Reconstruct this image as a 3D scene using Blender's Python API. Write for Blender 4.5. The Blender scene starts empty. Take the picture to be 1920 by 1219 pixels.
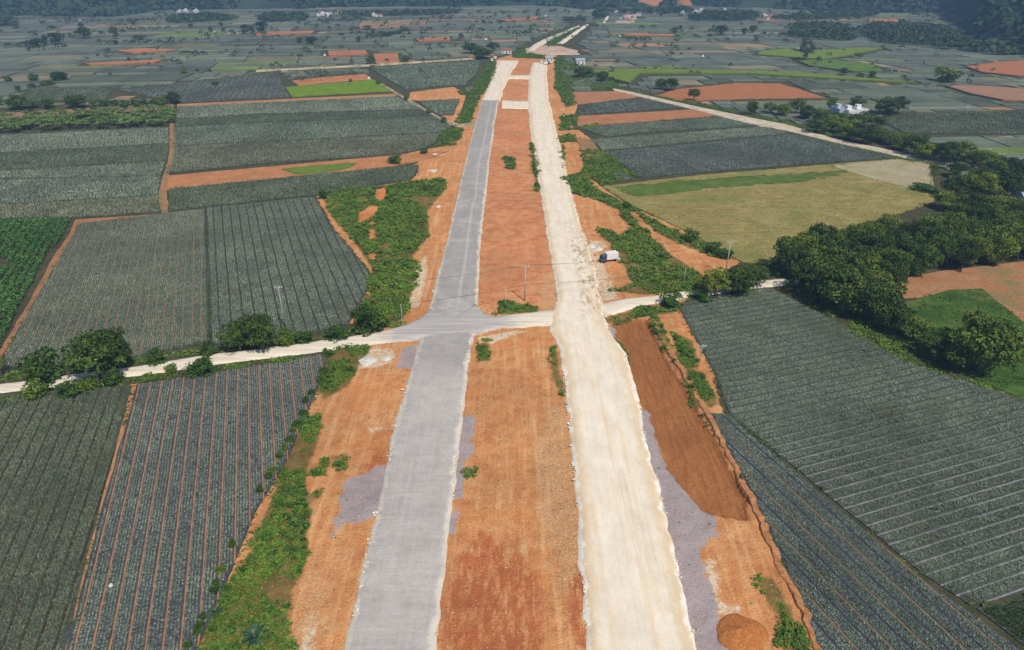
import bpy, bmesh, math, random
import numpy as np
from mathutils import Vector, Matrix
from mathutils.geometry import tessellate_polygon
R = math.radians
C = bpy.context.scene.collection
S = bpy.context.scene
random.seed(7)
rng = np.random.default_rng(7)

# ------------------------------------------------------------------ camera, sky, sun
H = 75.0
PITCH = R(28.4)
cam_d = bpy.data.cameras.new('camera'); cam_d.lens = 24; cam_d.sensor_width = 36
cam_d.clip_start = 0.5; cam_d.clip_end = 9000
cam = bpy.data.objects.new('camera', cam_d); C.objects.link(cam)
cam.location = (0, 0, H); cam.rotation_euler = (math.pi/2 - PITCH, 0, 0)
S.camera = cam
SUN_DIR = Vector((3.2, -5.3, 9.0)).normalized()
w = bpy.data.worlds.new('World'); S.world = w; w.use_nodes = True
bg = w.node_tree.nodes['Background']
sky = w.node_tree.nodes.new('ShaderNodeTexSky'); sky.sky_type = 'NISHITA'; sky.sun_disc = False
sky.sun_elevation = math.asin(SUN_DIR.z); sky.sun_rotation = math.atan2(SUN_DIR.x, SUN_DIR.y)
w.node_tree.links.new(sky.outputs[0], bg.inputs[0]); bg.inputs[1].default_value = 0.07
sd_ = bpy.data.lights.new('sun', 'SUN'); sd_.energy = 4.1; sd_.angle = R(0.5); sd_.color = (1, 0.945, 0.85)
sun = bpy.data.objects.new('sun', sd_); C.objects.link(sun)
sun.rotation_euler = (-SUN_DIR).to_track_quat('-Z', 'Y').to_euler(); sun.location = (60, -90, 200)
S.view_settings.view_transform = 'Standard'; S.view_settings.look = 'None'
S.view_settings.exposure = 0.1; S.view_settings.gamma = 1.0
S.cycles.max_bounces = 5; S.cycles.diffuse_bounces = 2; S.cycles.volume_bounces = 0

# ------------------------------------------------------------------ measuring from the photograph
FP = 1280.0
def G(x, y, z=0.0):
    u = (x-960)/FP; v = (y-609.5)/FP
    dy = math.cos(PITCH) - v*math.sin(PITCH); dz = -math.sin(PITCH) - v*math.cos(PITCH)
    t = (H-z)/-dz
    return (u*t, dy*t)
def GP(pts): return np.array([G(*p) for p in pts])
def scale_at(x, y):
    gx, gy = G(x, y); Z = gy*math.cos(PITCH) + H*math.sin(PITCH)
    return FP/Z
def height_of(x, y, ph):          # metres for a thing ph photo pixels tall that stands at (x,y)
    gx, gy = G(x, y)
    def py(z):
        Z = gy*math.cos(PITCH) + (H-z)*math.sin(PITCH); U = gy*math.sin(PITCH) - (H-z)*math.cos(PITCH)
        return 609.5 - FP*U/Z
    lo, hi = 0.05, 60.0
    for _ in range(30):
        m = (lo+hi)/2
        if y - py(m) < ph: lo = m
        else: hi = m
    return lo
def row_dir(vpx):
    k = (vpx-960)*math.cos(PITCH)/FP
    d = np.array([k, 1.0]); return d/np.linalg.norm(d)

# ------------------------------------------------------------------ noise and polygons
def _h(ix, iy, seed):
    n = (ix.astype(np.int64)*374761393 + iy.astype(np.int64)*668265263 + seed*1442695) & 0x7fffffff
    n = ((n ^ (n >> 13))*1274126177) & 0x7fffffff
    return ((n ^ (n >> 16)) & 0xffff)/65535.0
def vnoise(x, y, seed=0):
    x = np.asarray(x, float); y = np.asarray(y, float)
    ix = np.floor(x); iy = np.floor(y); fx = x-ix; fy = y-iy
    fx = fx*fx*(3-2*fx); fy = fy*fy*(3-2*fy)
    a = _h(ix, iy, seed); b = _h(ix+1, iy, seed); c = _h(ix, iy+1, seed); d = _h(ix+1, iy+1, seed)
    return (a*(1-fx)+b*fx)*(1-fy) + (c*(1-fx)+d*fx)*fy
def fbm(x, y, seed=0, o=4):
    r = 0; a = 0.5; t = 0
    for i in range(o):
        r = r + a*vnoise(x*2**i, y*2**i, seed+i*17); t += a; a *= 0.5
    return r/t
def sdist(px, py, poly):          # signed distance, positive inside
    px = np.asarray(px, float); py = np.asarray(py, float)
    d2 = np.full(px.shape, 1e18); ins = np.zeros(px.shape, bool); n = len(poly)
    for i in range(n):
        ax, ay = poly[i]; bx, by = poly[(i+1) % n]
        ex, ey = bx-ax, by-ay
        t = np.clip(((px-ax)*ex + (py-ay)*ey)/(ex*ex+ey*ey+1e-12), 0, 1)
        d2 = np.minimum(d2, (px-ax-t*ex)**2 + (py-ay-t*ey)**2)
        c = ((ay > py) != (by > py))
        with np.errstate(divide='ignore', invalid='ignore'):
            xc = (bx-ax)*(py-ay)/(by-ay+1e-30) + ax
        ins ^= c & (px < xc)
    d = np.sqrt(d2)
    return np.where(ins, d, -d)
def sd_multi(px, py, polys, clip=6.0):
    out = np.full(px.shape, -clip)
    for P in polys:
        x0, y0 = P.min(0)-clip; x1, y1 = P.max(0)+clip
        m = (px > x0) & (px < x1) & (py > y0) & (py < y1)
        if m.any(): out[m] = np.maximum(out[m], np.clip(sdist(px[m], py[m], P), -clip, clip))
    return out
def sstep(x, a, b):
    t = np.clip((x-a)/(b-a), 0, 1); return t*t*(3-2*t)

# ------------------------------------------------------------------ node helper
class NM:
    def __init__(s, name, rough=0.9, spec=0.2):
        s.m = bpy.data.materials.new(name); s.m.use_nodes = True; s.nt = s.m.node_tree
        s.b = s.nt.nodes['Principled BSDF']; s.b.inputs['Roughness'].default_value = rough
        s.b.inputs['Specular IOR Level'].default_value = spec
        s.tc = s.nt.nodes.new('ShaderNodeTexCoord')
    def new(s, t): return s.nt.nodes.new('ShaderNode'+t)
    def link(s, v, inp):
        if isinstance(v, bpy.types.NodeSocket): s.nt.links.new(v, inp)
        elif isinstance(v, (tuple, list)):
            inp.default_value = tuple(v)+(1,) if len(inp.default_value) == 4 and len(v) == 3 else tuple(v)
        else: inp.default_value = v
    def co(s, scale=(1, 1, 1), rot=0.0):
        mp = s.new('Mapping'); s.nt.links.new(s.tc.outputs['Object'], mp.inputs[0])
        mp.inputs['Rotation'].default_value = (0, 0, rot); mp.inputs['Scale'].default_value = scale
        return mp.outputs[0]
    def noise(s, scale, detail=4, vec=None, rough=0.55, dist=0.0):
        n = s.new('TexNoise'); n.inputs['Scale'].default_value = scale; n.inputs['Detail'].default_value = detail
        n.inputs['Roughness'].default_value = rough; n.inputs['Distortion'].default_value = dist
        s.nt.links.new(vec if vec is not None else s.tc.outputs['Object'], n.inputs['Vector'])
        return n.outputs['Fac']
    def math(s, op, a, b=0.0, c=0.0):
        n = s.new('Math'); n.operation = op; s.link(a, n.inputs[0]); s.link(b, n.inputs[1]); s.link(c, n.inputs[2])
        return n.outputs[0]
    def step(s, v, lo, hi, a=0.0, b=1.0):
        n = s.new('MapRange'); n.interpolation_type = 'SMOOTHSTEP'; s.link(v, n.inputs['Value'])
        n.inputs['From Min'].default_value = lo; n.inputs['From Max'].default_value = hi
        n.inputs['To Min'].default_value = a; n.inputs['To Max'].default_value = b
        return n.outputs[0]
    def mix(s, f, a, b, mode='MIX'):
        n = s.new('Mix'); n.data_type = 'RGBA'; n.blend_type = mode
        s.link(f, n.inputs[0]); s.link(a, n.inputs[6]); s.link(b, n.inputs[7]); return n.outputs[2]
    def attr(s, name, col=False):
        n = s.new('Attribute'); n.attribute_name = name; return n.outputs['Color' if col else 'Fac']
    def base(s, v): s.link(v, s.b.inputs['Base Color'])
    def bump(s, h, strength=0.5, dist=0.1):
        n = s.new('Bump'); n.inputs['Strength'].default_value = strength; n.inputs['Distance'].default_value = dist
        s.nt.links.new(h, n.inputs['Height']); s.nt.links.new(n.outputs[0], s.b.inputs['Normal'])
    def mul(s, c, f):                    # colour times a grey value
        n = s.new('VectorMath'); n.operation = 'SCALE'; s.link(c, n.inputs[0]); s.link(f, n.inputs['Scale']); return n.outputs[0]

def flat(name, col, rough=0.7, spec=0.3, var=0.12, sc=2.0):
    n = NM(name, rough, spec); f = n.noise(sc, 4)
    n.base(n.mul(col, n.step(f, 0.3, 0.7, 1-var, 1+var))); return n.m
def leafmat(name, dark, light, patch=0.08, alt=None, trans=0.0, rough=0.75, objvar=0.0, spec=0.12):
    n = NM(name, rough, spec)
    c = n.mix(n.attr('rnd'), dark, light)
    f = n.noise(patch, 3); c = n.mul(c, n.step(f, 0.3, 0.7, 0.78, 1.2)); c = n.mul(c, n.step(n.noise(patch*6, 4, rough=0.6), 0.35, 0.65, 0.88, 1.12))
    if alt: c = n.mix(n.step(n.noise(patch*2.3, 4), 0.54, 0.72, 0, .75), c, alt)
    if objvar:
        oi = n.new('ObjectInfo'); c = n.mul(c, n.step(oi.outputs['Random'], 0, 1, 1-objvar, 1+objvar))
        c = n.mix(n.step(oi.outputs['Random'], 0.55, 1.0, 0, 0.55), c, n.mul((light[0]*1.9, light[1]*1.35, light[2]*0.7), n.step(n.attr('rnd'), 0, 1, .55, 1.0)))
    n.base(c)
    if trans:
        t = n.new('BsdfTranslucent'); n.link(n.mul(c, 1.2), t.inputs[0])
        mx = n.new('MixShader'); mx.inputs[0].default_value = trans
        out = n.nt.nodes['Material Output']
        n.nt.links.new(n.b.outputs[0], mx.inputs[1]); n.nt.links.new(t.outputs[0], mx.inputs[2]); n.nt.links.new(mx.outputs[0], out.inputs[0])
    return n.m

# ------------------------------------------------------------------ mesh helpers
def mesh_np(name, V, F, mats, fmat=None, rnd=None, smooth=False):
    """V (n,3); F (m,k) all tris or all quads"""
    me = bpy.data.meshes.new(name); V = np.asarray(V, np.float32); F = np.asarray(F, np.int32)
    m, k = F.shape
    me.vertices.add(len(V)); me.vertices.foreach_set('co', V.ravel())
    me.loops.add(m*k); me.loops.foreach_set('vertex_index', F.ravel())
    me.polygons.add(m); me.polygons.foreach_set('loop_start', np.arange(0, m*k, k, dtype=np.int32))
    me.polygons.foreach_set('loop_total', np.full(m, k, np.int32))
    for x in mats: me.materials.append(x)
    if fmat is not None: me.polygons.foreach_set('material_index', np.asarray(fmat, np.int32))
    me.polygons.foreach_set('use_smooth', np.full(m, smooth, bool))
    me.update(calc_edges=True)
    if rnd is not None:
        a = me.attributes.new('rnd', 'FLOAT', 'FACE'); a.data.foreach_set('value', np.asarray(rnd, np.float32))
    return me
def vattr(me, name, vals):
    a = me.attributes.new(name, 'FLOAT', 'POINT'); a.data.foreach_set('value', np.asarray(vals, np.float32))
def link(name, me, parent=None):
    o = bpy.data.objects.new(name, me); C.objects.link(o)
    if parent: o.parent = parent
    return o
def tag(o, label=None, cat=None, group=None, kind=None):
    if label: o['label'] = label
    if cat: o['category'] = cat
    if group: o['group'] = group
    if kind: o['kind'] = kind
    return o
def empty(name, loc, rz=0, sc=(1, 1, 1)):
    o = bpy.data.objects.new(name, None); C.objects.link(o); o.location = loc; o.rotation_euler = (0, 0, rz); o.scale = sc
    o.empty_display_size = 0.5; return o
def copy_tree(o, parent=None):
    c = o.copy(); C.objects.link(c); c.parent = parent
    for ch in list(o.children): copy_tree(ch, c)
    return c
class MB:
    def __init__(s): s.v = []; s.f = []; s.mi = []; s.cur = 0
    def add(s, vs, fs):
        b = len(s.v); s.v += [tuple(v) for v in vs]; s.f += [tuple(b+i for i in f) for f in fs]; s.mi += [s.cur]*len(fs)
    def box(s, x0, x1, y0, y1, z0, z1, ti=0.0):
        t = ti
        s.add([(x0, y0, z0), (x1, y0, z0), (x1, y1, z0), (x0, y1, z0), (x0+t, y0+t, z1), (x1-t, y0+t, z1), (x1-t, y1-t, z1), (x0+t, y1-t, z1)],
              [(0, 3, 2, 1), (4, 5, 6, 7), (0, 1, 5, 4), (1, 2, 6, 5), (2, 3, 7, 6), (3, 0, 4, 7)])
    def tube(s, path, radii, n=8, caps=True):
        P = [Vector(p) for p in path]; rings = []
        for i, p in enumerate(P):
            d = (P[min(i+1, len(P)-1)] - P[max(i-1, 0)]).normalized()
            a = d.orthogonal().normalized() if abs(d.z) < 0.95 else Vector((1, 0, 0)); a = (a - d*a.dot(d)).normalized(); b = d.cross(a)
            r = radii[i] if hasattr(radii, '__len__') else radii
            rings.append([p + (a*math.cos(t)+b*math.sin(t))*r for t in [2*math.pi*k/n for k in range(n)]])
        vs = [v for r_ in rings for v in r_]; fs = []
        for i in range(len(rings)-1):
            for k in range(n): fs.append((i*n+k, i*n+(k+1) % n, (i+1)*n+(k+1) % n, (i+1)*n+k))
        if caps: fs.append(tuple(reversed(range(n)))); fs.append(tuple((len(rings)-1)*n+k for k in range(n)))
        s.add(vs, fs)
    def build(s, name, mats, parent=None, smooth=False, bevel=0):
        me = bpy.data.meshes.new(name); me.from_pydata(s.v, [], s.f)
        mats = mats if isinstance(mats, (list, tuple)) else [mats]
        for m in mats: me.materials.append(m)
        me.polygons.foreach_set('material_index', s.mi); me.polygons.foreach_set('use_smooth', [smooth]*len(s.f)); me.update()
        if bevel:
            bm = bmesh.new(); bm.from_mesh(me); bmesh.ops.bevel(bm, geom=bm.edges[:], offset=bevel, segments=2, affect='EDGES', clamp_overlap=True); bm.to_mesh(me); bm.free()
        return link(name, me, parent)

def jitter_poly(P, step=2.0, amp=0.4, seed=0):
    out = []; n = len(P)
    for i in range(n):
        a = P[i]; b = P[(i+1) % n]; L = np.linalg.norm(b-a); k = max(1, int(L/step))
        nr = np.array([-(b-a)[1], (b-a)[0]])/(L+1e-9)
        for j in range(k):
            p = a+(b-a)*j/k; out.append(p + nr*(fbm(p[0]/4, p[1]/4, seed, 3)-0.5)*2*amp)
    return np.array(out)
def slab(P, z0, z1):
    """top + skirt of a jittered polygon: tris list"""
    n = len(P); V = [(p[0], p[1], z1) for p in P] + [(p[0], p[1], z0) for p in P]
    T = [tuple(t) for t in tessellate_polygon([[Vector((p[0], p[1], 0)) for p in P]])]
    F = []
    for t in T:
        a, b, c = [P[i] for i in t]
        if (b[0]-a[0])*(c[1]-a[1]) - (b[1]-a[1])*(c[0]-a[0]) < 0: t = t[::-1]
        F.append(t)
    area = sum(P[i][0]*P[(i+1) % n][1]-P[(i+1) % n][0]*P[i][1] for i in range(n))
    for i in range(n):
        j = (i+1) % n
        if area > 0: F += [(i, n+i, n+j), (i, n+j, j)]
        else: F += [(i, n+j, n+i), (i, j, n+j)]
    return np.array(V), np.array(F)

# ------------------------------------------------------------------ leaf scatterers (numpy)
def spiky(P, k, L, wd, tilt=(0.5, 1.25), seed=1):
    """k spiky leaves from every point: single narrow triangles"""
    r = np.random.default_rng(seed); n = len(P)
    az = (np.arange(k)[None, :]*2.399 + r.uniform(0, 6.28, (n, 1)) + r.normal(0, .3, (n, k)))
    el = r.uniform(tilt[0], tilt[1], (n, k)); ln = L*r.uniform(.75, 1.2, (n, 1))*r.uniform(.85, 1.1, (n, k))
    d = np.stack([np.cos(az)*np.cos(el), np.sin(az)*np.cos(el), np.sin(el)], -1)*ln[..., None]
    s = np.stack([-np.sin(az), np.cos(az), np.zeros_like(az)], -1)*wd/2
    b = P[:, None, :]
    V = np.stack([b-s, b+s, b+d], 2).reshape(-1, 3)
    F = np.arange(n*k*3).reshape(-1, 3)
    return V, F, np.repeat(r.uniform(0, 1, n), k)*0.5 + r.uniform(0, .5, n*k)
def leafq(P, N, size, seed=1, asp=0.6):
    """one leaf quad per point, roughly facing N"""
    r = np.random.default_rng(seed); n = len(P)
    N = N/(np.linalg.norm(N, axis=1, keepdims=True)+1e-9)
    a = np.cross(N, r.normal(0, 1, (n, 3))); a /= np.linalg.norm(a, axis=1, keepdims=True)+1e-9
    b = np.cross(N, a); sz = (size*r.uniform(.6, 1.3, n))[:, None]
    a = a*sz; b = b*sz*asp
    V = np.stack([P-a*.5, P+b*.5-a*.05, P+a*.5, P-b*.5-a*.05], 1).reshape(-1, 3)
    return V, np.arange(n*4).reshape(-1, 4)
def sample_polys(polys, dens, amp=0.0, nsc=3.0, seed=1, holes=None, thin=0.0):
    out = []
    for i, P in enumerate(polys):
        r = np.random.default_rng(seed+i); x0, y0 = P.min(0)-amp; x1, y1 = P.max(0)+amp
        n = int((x1-x0)*(y1-y0)*dens)
        x = r.uniform(x0, x1, n); y = r.uniform(y0, y1, n)
        s = sdist(x, y, P) + (fbm(x/nsc, y/nsc, 5, 4)-0.5)*2*amp
        m = s > 0
        if thin: m &= (fbm(x/nsc/1.5, y/nsc/1.5, 31, 3) + np.clip(s, 0, 3)*0.03) > thin
        if holes is not None and len(holes): m &= sd_multi(x, y, holes) < 0
        out.append(np.stack([x[m], y[m]], 1))
    return np.concatenate(out)

# ================================================================== ZONES (photo px -> ground)
asph_L = [(640, 1260), (652, 1219), (690, 1040), (722, 900), (748, 780), (775, 690), (790, 640), (806, 585), (822, 520), (845, 430), (870, 320), (888, 250), (905, 188)]
asph_R = [(806, 1260), (812, 1219), (835, 1010), (850, 900), (868, 760), (880, 660), (888, 628), (893, 575), (894, 530), (900, 450), (912, 340), (922, 260), (933, 190)]
leftN_L = [(905, 190), (920, 155), (926, 135), (934, 115)]
leftN_R = [(934, 190), (952, 150), (960, 132), (973, 113)]
wh_L = [(1114, 1260), (1108, 1219), (1095, 1050), (1080, 900), (1068, 780), (1057, 690), (1052, 650), (1034, 622), (1034, 594), (1048, 566), (1042, 520), (1025, 420), (1010, 330), (998, 260), (990, 190), (994, 140), (1000, 118)]
wh_R = [(1320, 1260), (1305, 1219), (1270, 1080), (1240, 950), (1215, 850), (1190, 740), (1165, 660), (1138, 615), (1125, 560), (1108, 480), (1085, 420), (1065, 340), (1045, 260), (1028, 190), (1024, 140), (1026, 119)]
corridor = [GP([(330, 1310), (368, 1219), (428, 1080), (478, 960), (538, 860), (598, 720), (618, 662), (700, 640), (652, 610), (690, 545), (695, 508), (627, 430), (592, 368), (740, 335), (790, 300), (740, 305), (770, 285), (830, 275),
                (870, 245), (850, 235), (885, 190), (905, 150), (925, 112), (985, 96), (1045, 100), (1040, 120), (1048, 150), (1085, 190), (1072, 235), (1110, 262), (1135, 300), (1120, 345), (1180, 385), (1300, 440), (1390, 490),
                (1300, 550), (1275, 575), (1330, 660), (1350, 760), (1400, 880), (1470, 1050), (1530, 1219), (1560, 1300)])]
corridor.append(GP([(980, 101), (988, 92), (1010, 84), (1050, 86), (1090, 101)]))
corridor.append(GP([(765, 188), (770, 173), (850, 163), (875, 176), (862, 215), (845, 236), (825, 225), (850, 190)]))
red = [GP([(895, 580), (893, 530), (900, 450), (912, 340), (922, 260), (933, 200), (990, 200), (998, 260), (1010, 330), (1025, 420), (1042, 520), (1048, 582)]),
       GP([(942, 188), (955, 148), (990, 148), (990, 188)]), GP([(955, 142), (975, 110), (1025, 108), (1002, 125), (994, 142)]),
       GP([(1000, 98), (1000, 90), (1040, 85), (1085, 95), (1070, 104)]),
       ]
wet = [GP([(822, 1260), (840, 1080), (895, 1000), (950, 1010), (1010, 1090), (1020, 1260)]), GP([(1060, 1130), (1080, 1060), (1095, 1080), (1105, 1219), (1080, 1219)]), GP([(690, 880), (718, 800), (738, 770), (725, 850), (700, 900)])]
dust = [GP([(1030, 760), (1062, 760), (1078, 900), (1092, 1000), (1100, 1110), (1060, 1110), (1010, 960), (1005, 860)]), GP([(1015, 520), (1042, 510), (1050, 580), (1010, 580)]), GP([(540, 1240), (575, 1100), (600, 1060), (610, 1160), (590, 1240)])]
grey = [GP([(640, 905), (700, 882), (728, 868), (735, 870), (715, 960), (700, 975), (640, 985), (622, 1005), (640, 950)]),
        GP([(866, 780), (890, 775), (884, 850), (872, 870), (868, 930), (848, 935), (856, 850)]), GP([(845, 960), (860, 955), (850, 1015), (838, 1015)]),
        GP([(742, 690), (756, 655), (792, 640), (778, 690)]),
        GP([(1195, 770), (1213, 760), (1250, 870), (1310, 950), (1345, 975), (1340, 1010), (1310, 1020), (1330, 1080), (1345, 1150), (1400, 1235), (1310, 1235), (1265, 1080), (1235, 950)]),
        GP([(1140, 612), (1152, 610), (1165, 650), (1178, 700), (1166, 690)])]
brown = [GP([(1145, 605), (1165, 595), (1215, 598), (1250, 670), (1330, 800), (1400, 935), (1402, 975), (1320, 958), (1243, 870), (1213, 780), (1185, 715)])]
pale = [GP([(670, 665), (700, 650), (735, 655), (745, 668), (725, 685), (672, 690)]), GP([(760, 580), (772, 545), (778, 500), (800, 480), (800, 520), (785, 575)]),
        GP([(1325, 1050), (1340, 1050), (1350, 1100), (1345, 1130), (1395, 1140), (1370, 1155), (1335, 1140)]),
        GP([(895, 635), (960, 620), (985, 620), (920, 645)]), GP([(560, 1219), (575, 1180), (590, 1150), (585, 1219)]), GP([(790, 290), (830, 283), (832, 290), (800, 296)]), GP([(798, 318), (822, 317), (812, 325)]),
        GP([(1105, 450), (1130, 452), (1138, 465), (1110, 478)]), GP([(690, 805), (745, 795), (740, 802), (695, 812)]),
        GP([(1110, 480), (1125, 480), (1160, 560), (1128, 565)])]
greenz = [GP(p) for p in [
    [(598, 362), (660, 352), (700, 350), (780, 340), (835, 335), (832, 358), (800, 398), (806, 440), (775, 478), (778, 520), (765, 575), (745, 612), (668, 616), (692, 556), (699, 506), (664, 452), (630, 418), (606, 372)],
    [(612, 658), (645, 648), (695, 647), (690, 662), (650, 725), (608, 748), (598, 735)],
    [(562, 790), (598, 778), (604, 800), (588, 850), (572, 900), (585, 960), (572, 1010), (578, 1040), (548, 1110), (538, 1235), (345, 1260), (425, 1110), (470, 1040), (520, 900)],
    [(930, 115), (928, 148), (898, 185), (882, 232), (853, 236), (868, 205), (880, 180), (862, 178), (860, 172), (885, 165), (905, 135), (920, 116)],
    [(828, 246), (868, 238), (872, 243), (852, 272), (818, 275), (822, 262)],
    [(1055, 270), (1060, 330), (1100, 318), (1112, 350), (1170, 380), (1185, 405), (1225, 450), (1262, 480), (1318, 515), (1305, 548), (1200, 552), (1150, 546), (1185, 530), (1160, 480), (1118, 425), (1165, 440), (1180, 425), (1160, 395), (1110, 372), (1068, 362), (1052, 320)],
    [(1088, 282), (1132, 284), (1196, 332), (1128, 348), (1098, 330)],
    [(1040, 115), (1048, 108), (1110, 128), (1165, 160), (1150, 168), (1070, 170), (1082, 195), (1062, 200), (1040, 165)],
    [(1052, 215), (1090, 218), (1068, 240), (1120, 232), (1115, 242), (1050, 245)], [(1045, 255), (1080, 253), (1078, 265), (1048, 268)],
    [(1030, 650), (1042, 645), (1050, 700), (1062, 732), (1055, 742), (1035, 710)], [(995, 268), (1005, 285), (1013, 355), (1006, 358), (1000, 320)],
    [(945, 295), (965, 295), (968, 318), (950, 318)], [(1218, 580), (1235, 600), (1260, 650), (1270, 690), (1250, 660), (1225, 620)], [(1285, 690), (1320, 700), (1350, 760), (1305, 765), (1290, 735)], [(1262, 625), (1300, 640), (1310, 690), (1270, 695)],
    [(1425, 1085), (1450, 1080), (1480, 1140), (1520, 1235), (1470, 1235), (1455, 1150), (1430, 1120)],
    [(1130, 598), (1200, 578), (1262, 568), (1275, 585), (1200, 595), (1135, 606)], [(945, 560), (1000, 575), (1000, 585), (930, 588)],
    [(1180, 388), (1250, 425), (1330, 460), (1392, 490), (1330, 478), (1290, 465), (1235, 440)], [(965, 95), (985, 85), (985, 98), (1060, 112), (1100, 112), (1100, 118), (1045, 112), (960, 108)],
    [(1025, 75), (1050, 60), (1090, 50), (1060, 75), (1025, 92)], [(895, 645), (915, 640), (920, 675), (893, 678)], [(870, 880), (890, 880), (888, 892), (874, 893)], [(600, 862), (612, 858), (614, 868), (602, 870)], [(622, 856), (648, 852), (650, 862), (626, 864)], [(630, 872), (650, 868), (650, 880), (634, 882)], [(590, 880), (604, 878), (604, 888), (590, 889)], [(575, 925), (600, 920), (600, 932), (578, 936)],
    [(1154, 636), (1176, 650), (1180, 682), (1164, 668)],
]]
mounds = [GP(p) for p in [[(705, 355), (722, 352), (728, 370), (712, 378), (702, 370)], [(672, 400), (695, 385), (712, 388), (700, 408), (672, 420)], [(690, 430), (702, 430), (708, 448), (694, 450)], [(692, 475), (706, 475), (706, 486), (692, 487)], [(690, 420), (700, 412), (705, 418), (697, 425)]]]

def ground_h(x, y, corr=None, br=None):
    if corr is None: corr = sd_multi(x, y, corridor); br = sd_multi(x, y, brown)
    n1 = fbm(x/2.5, y/2.5, 3, 4)-0.5; n2 = fbm(x/14, y/14, 9, 3)-0.5
    c = sstep(corr, 0, 2.0)
    n3 = fbm(x/1.3, y/1.3, 23, 2)-0.5
    h = 0.04*n1 + c*(0.28*n1 + 0.3*n2 + 0.10*n3)
    h = h - 0.95*sstep(br, -0.4, 0.5)
    return h

# ================================================================== GROUND
def grow(a, b, s0, g):
    out = [a]; s = s0
    while out[-1] < b: out.append(out[-1]+s); s *= g
    return out
xs = np.array(sorted(set([-v for v in grow(72, 1750, 0.8, 1.09)] + list(np.arange(-71.4, 71.5, 0.6)) + grow(72, 1750, 0.8, 1.09))))
ys = np.array([-160, -100, -50, -20, 0, 15, 25, 32, 38] + list(np.arange(40, 262, 0.6)) + grow(262.6, 1600, 0.7, 1.008))
XX, YY = np.meshgrid(xs, ys); X = XX.ravel(); Y = YY.ravel()
corr = sd_multi(X, Y, corridor); brn = sd_multi(X, Y, brown)
Zg = ground_h(X, Y, corr, brn)
nx, ny = len(xs), len(ys)
idx = np.arange(nx*ny).reshape(ny, nx)
F = np.stack([idx[:-1, :-1], idx[:-1, 1:], idx[1:, 1:], idx[1:, :-1]], -1).reshape(-1, 4)

g = NM('ground', 0.95, 0.1)
def mask(g, name, amp=1.0, sc=0.6, w_=0.25, off=0.0, detail=6):
    v = g.math('ADD', g.attr(name), g.math('MULTIPLY', g.math('SUBTRACT', g.noise(sc, detail, rough=0.62), 0.5), amp*2))
    return g.step(v, off-w_, off+w_)
nbig = g.noise(0.05, 4); nmid = g.noise(0.35, 6, rough=0.65); nfine = g.noise(3.0, 6, rough=0.7)
long_ = g.noise(0.5, 5, vec=g.co((1.6, 0.09, 1)), rough=0.6)
outc = g.mix(g.step(nmid, 0.35, 0.65), (0.05, 0.062, 0.028), (0.10, 0.085, 0.045))
soil = g.mix(g.step(nmid, 0.3, 0.7), (0.50, 0.195, 0.07), (0.65, 0.315, 0.13))
soil = g.mix(g.step(long_, 0.45, 0.72), soil, (0.70, 0.39, 0.18))
soil = g.mix(g.step(g.noise(0.12, 6, rough=0.7), 0.5, 0.66, 0, 0.8), soil, (0.62, 0.245, 0.08))
soil = g.mix(g.step(g.noise(0.9, 5, vec=g.co((1.2, 0.35, 1)), rough=0.7), 0.56, 0.7, 0, 0.6), soil, (0.43, 0.15, 0.055))
soil = g.mix(g.step(g.noise(0.22, 7, rough=0.75, dist=0.6), 0.55, 0.70, 0, 0.6), soil, (0.60, 0.42, 0.23))
trk = g.noise(1.0, 3, vec=g.co((3.2, 0.05, 1)), rough=0.5); soil = g.mix(g.math('MULTIPLY', g.step(trk, 0.58, 0.66), g.step(g.noise(0.08, 4), 0.45, 0.6, 0, 0.45)), soil, (0.44, 0.175, 0.065))
soil = g.mix(g.math('MULTIPLY', g.step(g.noise(1.6, 7, rough=0.8, dist=1.0), 0.60, 0.72), 0.3), soil, (0.68, 0.45, 0.25))
redc = g.mix(g.step(nmid, 0.32, 0.68), (0.51, 0.175, 0.072), (0.64, 0.285, 0.125))
redc = g.mix(g.step(g.noise(0.16, 6, rough=0.7), 0.46, 0.62, 0, 0.8), redc, (0.62, 0.30, 0.13))
redc = g.mix(g.step(g.noise(0.25, 7, rough=0.75, dist=1.2), 0.56, 0.66, 0, 0.6), redc, (0.64, 0.42, 0.24))
redc = g.mix(g.step(g.noise(0.8, 4, vec=g.co((0.12, 2.2, 1)), rough=0.6), 0.62, 0.7, 0, 0.5), redc, (0.62, 0.38, 0.22))
# (near-camera wet laterite is redder too)
greyc = g.mix(g.step(nmid, 0.3, 0.7), (0.345, 0.28, 0.27), (0.45, 0.38, 0.37))
dustc = g.mix(g.step(nfine, 0.35, 0.65), (0.46, 0.32, 0.15), (0.66, 0.52, 0.32))
greyc = g.mix(g.step(nfine, 0.45, 0.6), greyc, (0.37, 0.30, 0.30))
brownc = g.mix(g.step(g.noise(1.0, 6, vec=g.co((1.5, 0.16, 1), rot=0.35), rough=0.7), 0.25, 0.75), (0.28, 0.10, 0.033), (0.42, 0.175, 0.06))
palec = g.mix(g.step(nmid, 0.35, 0.65), (0.72, 0.55, 0.33), (0.66, 0.58, 0.48))
greenc = g.mix(g.step(nmid, 0.35, 0.65), (0.05, 0.08, 0.018), (0.15, 0.12, 0.035))
c = g.mix(mask(g, 'corr', 1.2), outc, soil)
c = g.mix(mask(g, 'red', 1.6, 0.45, 0.6), c, redc)
c = g.mix(g.math('MULTIPLY', mask(g, 'pale', 1.5, 0.5, 0.35), g.step(g.noise(0.9, 6, rough=0.75), 0.36, 0.56)), c, palec)
c = g.mix(g.math('MULTIPLY', mask(g, 'dust', 3.0, 0.3, 1.6), g.step(g.noise(1.8, 6, rough=0.8), 0.40, 0.62, 0.1, 0.6)), c, dustc)
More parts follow.
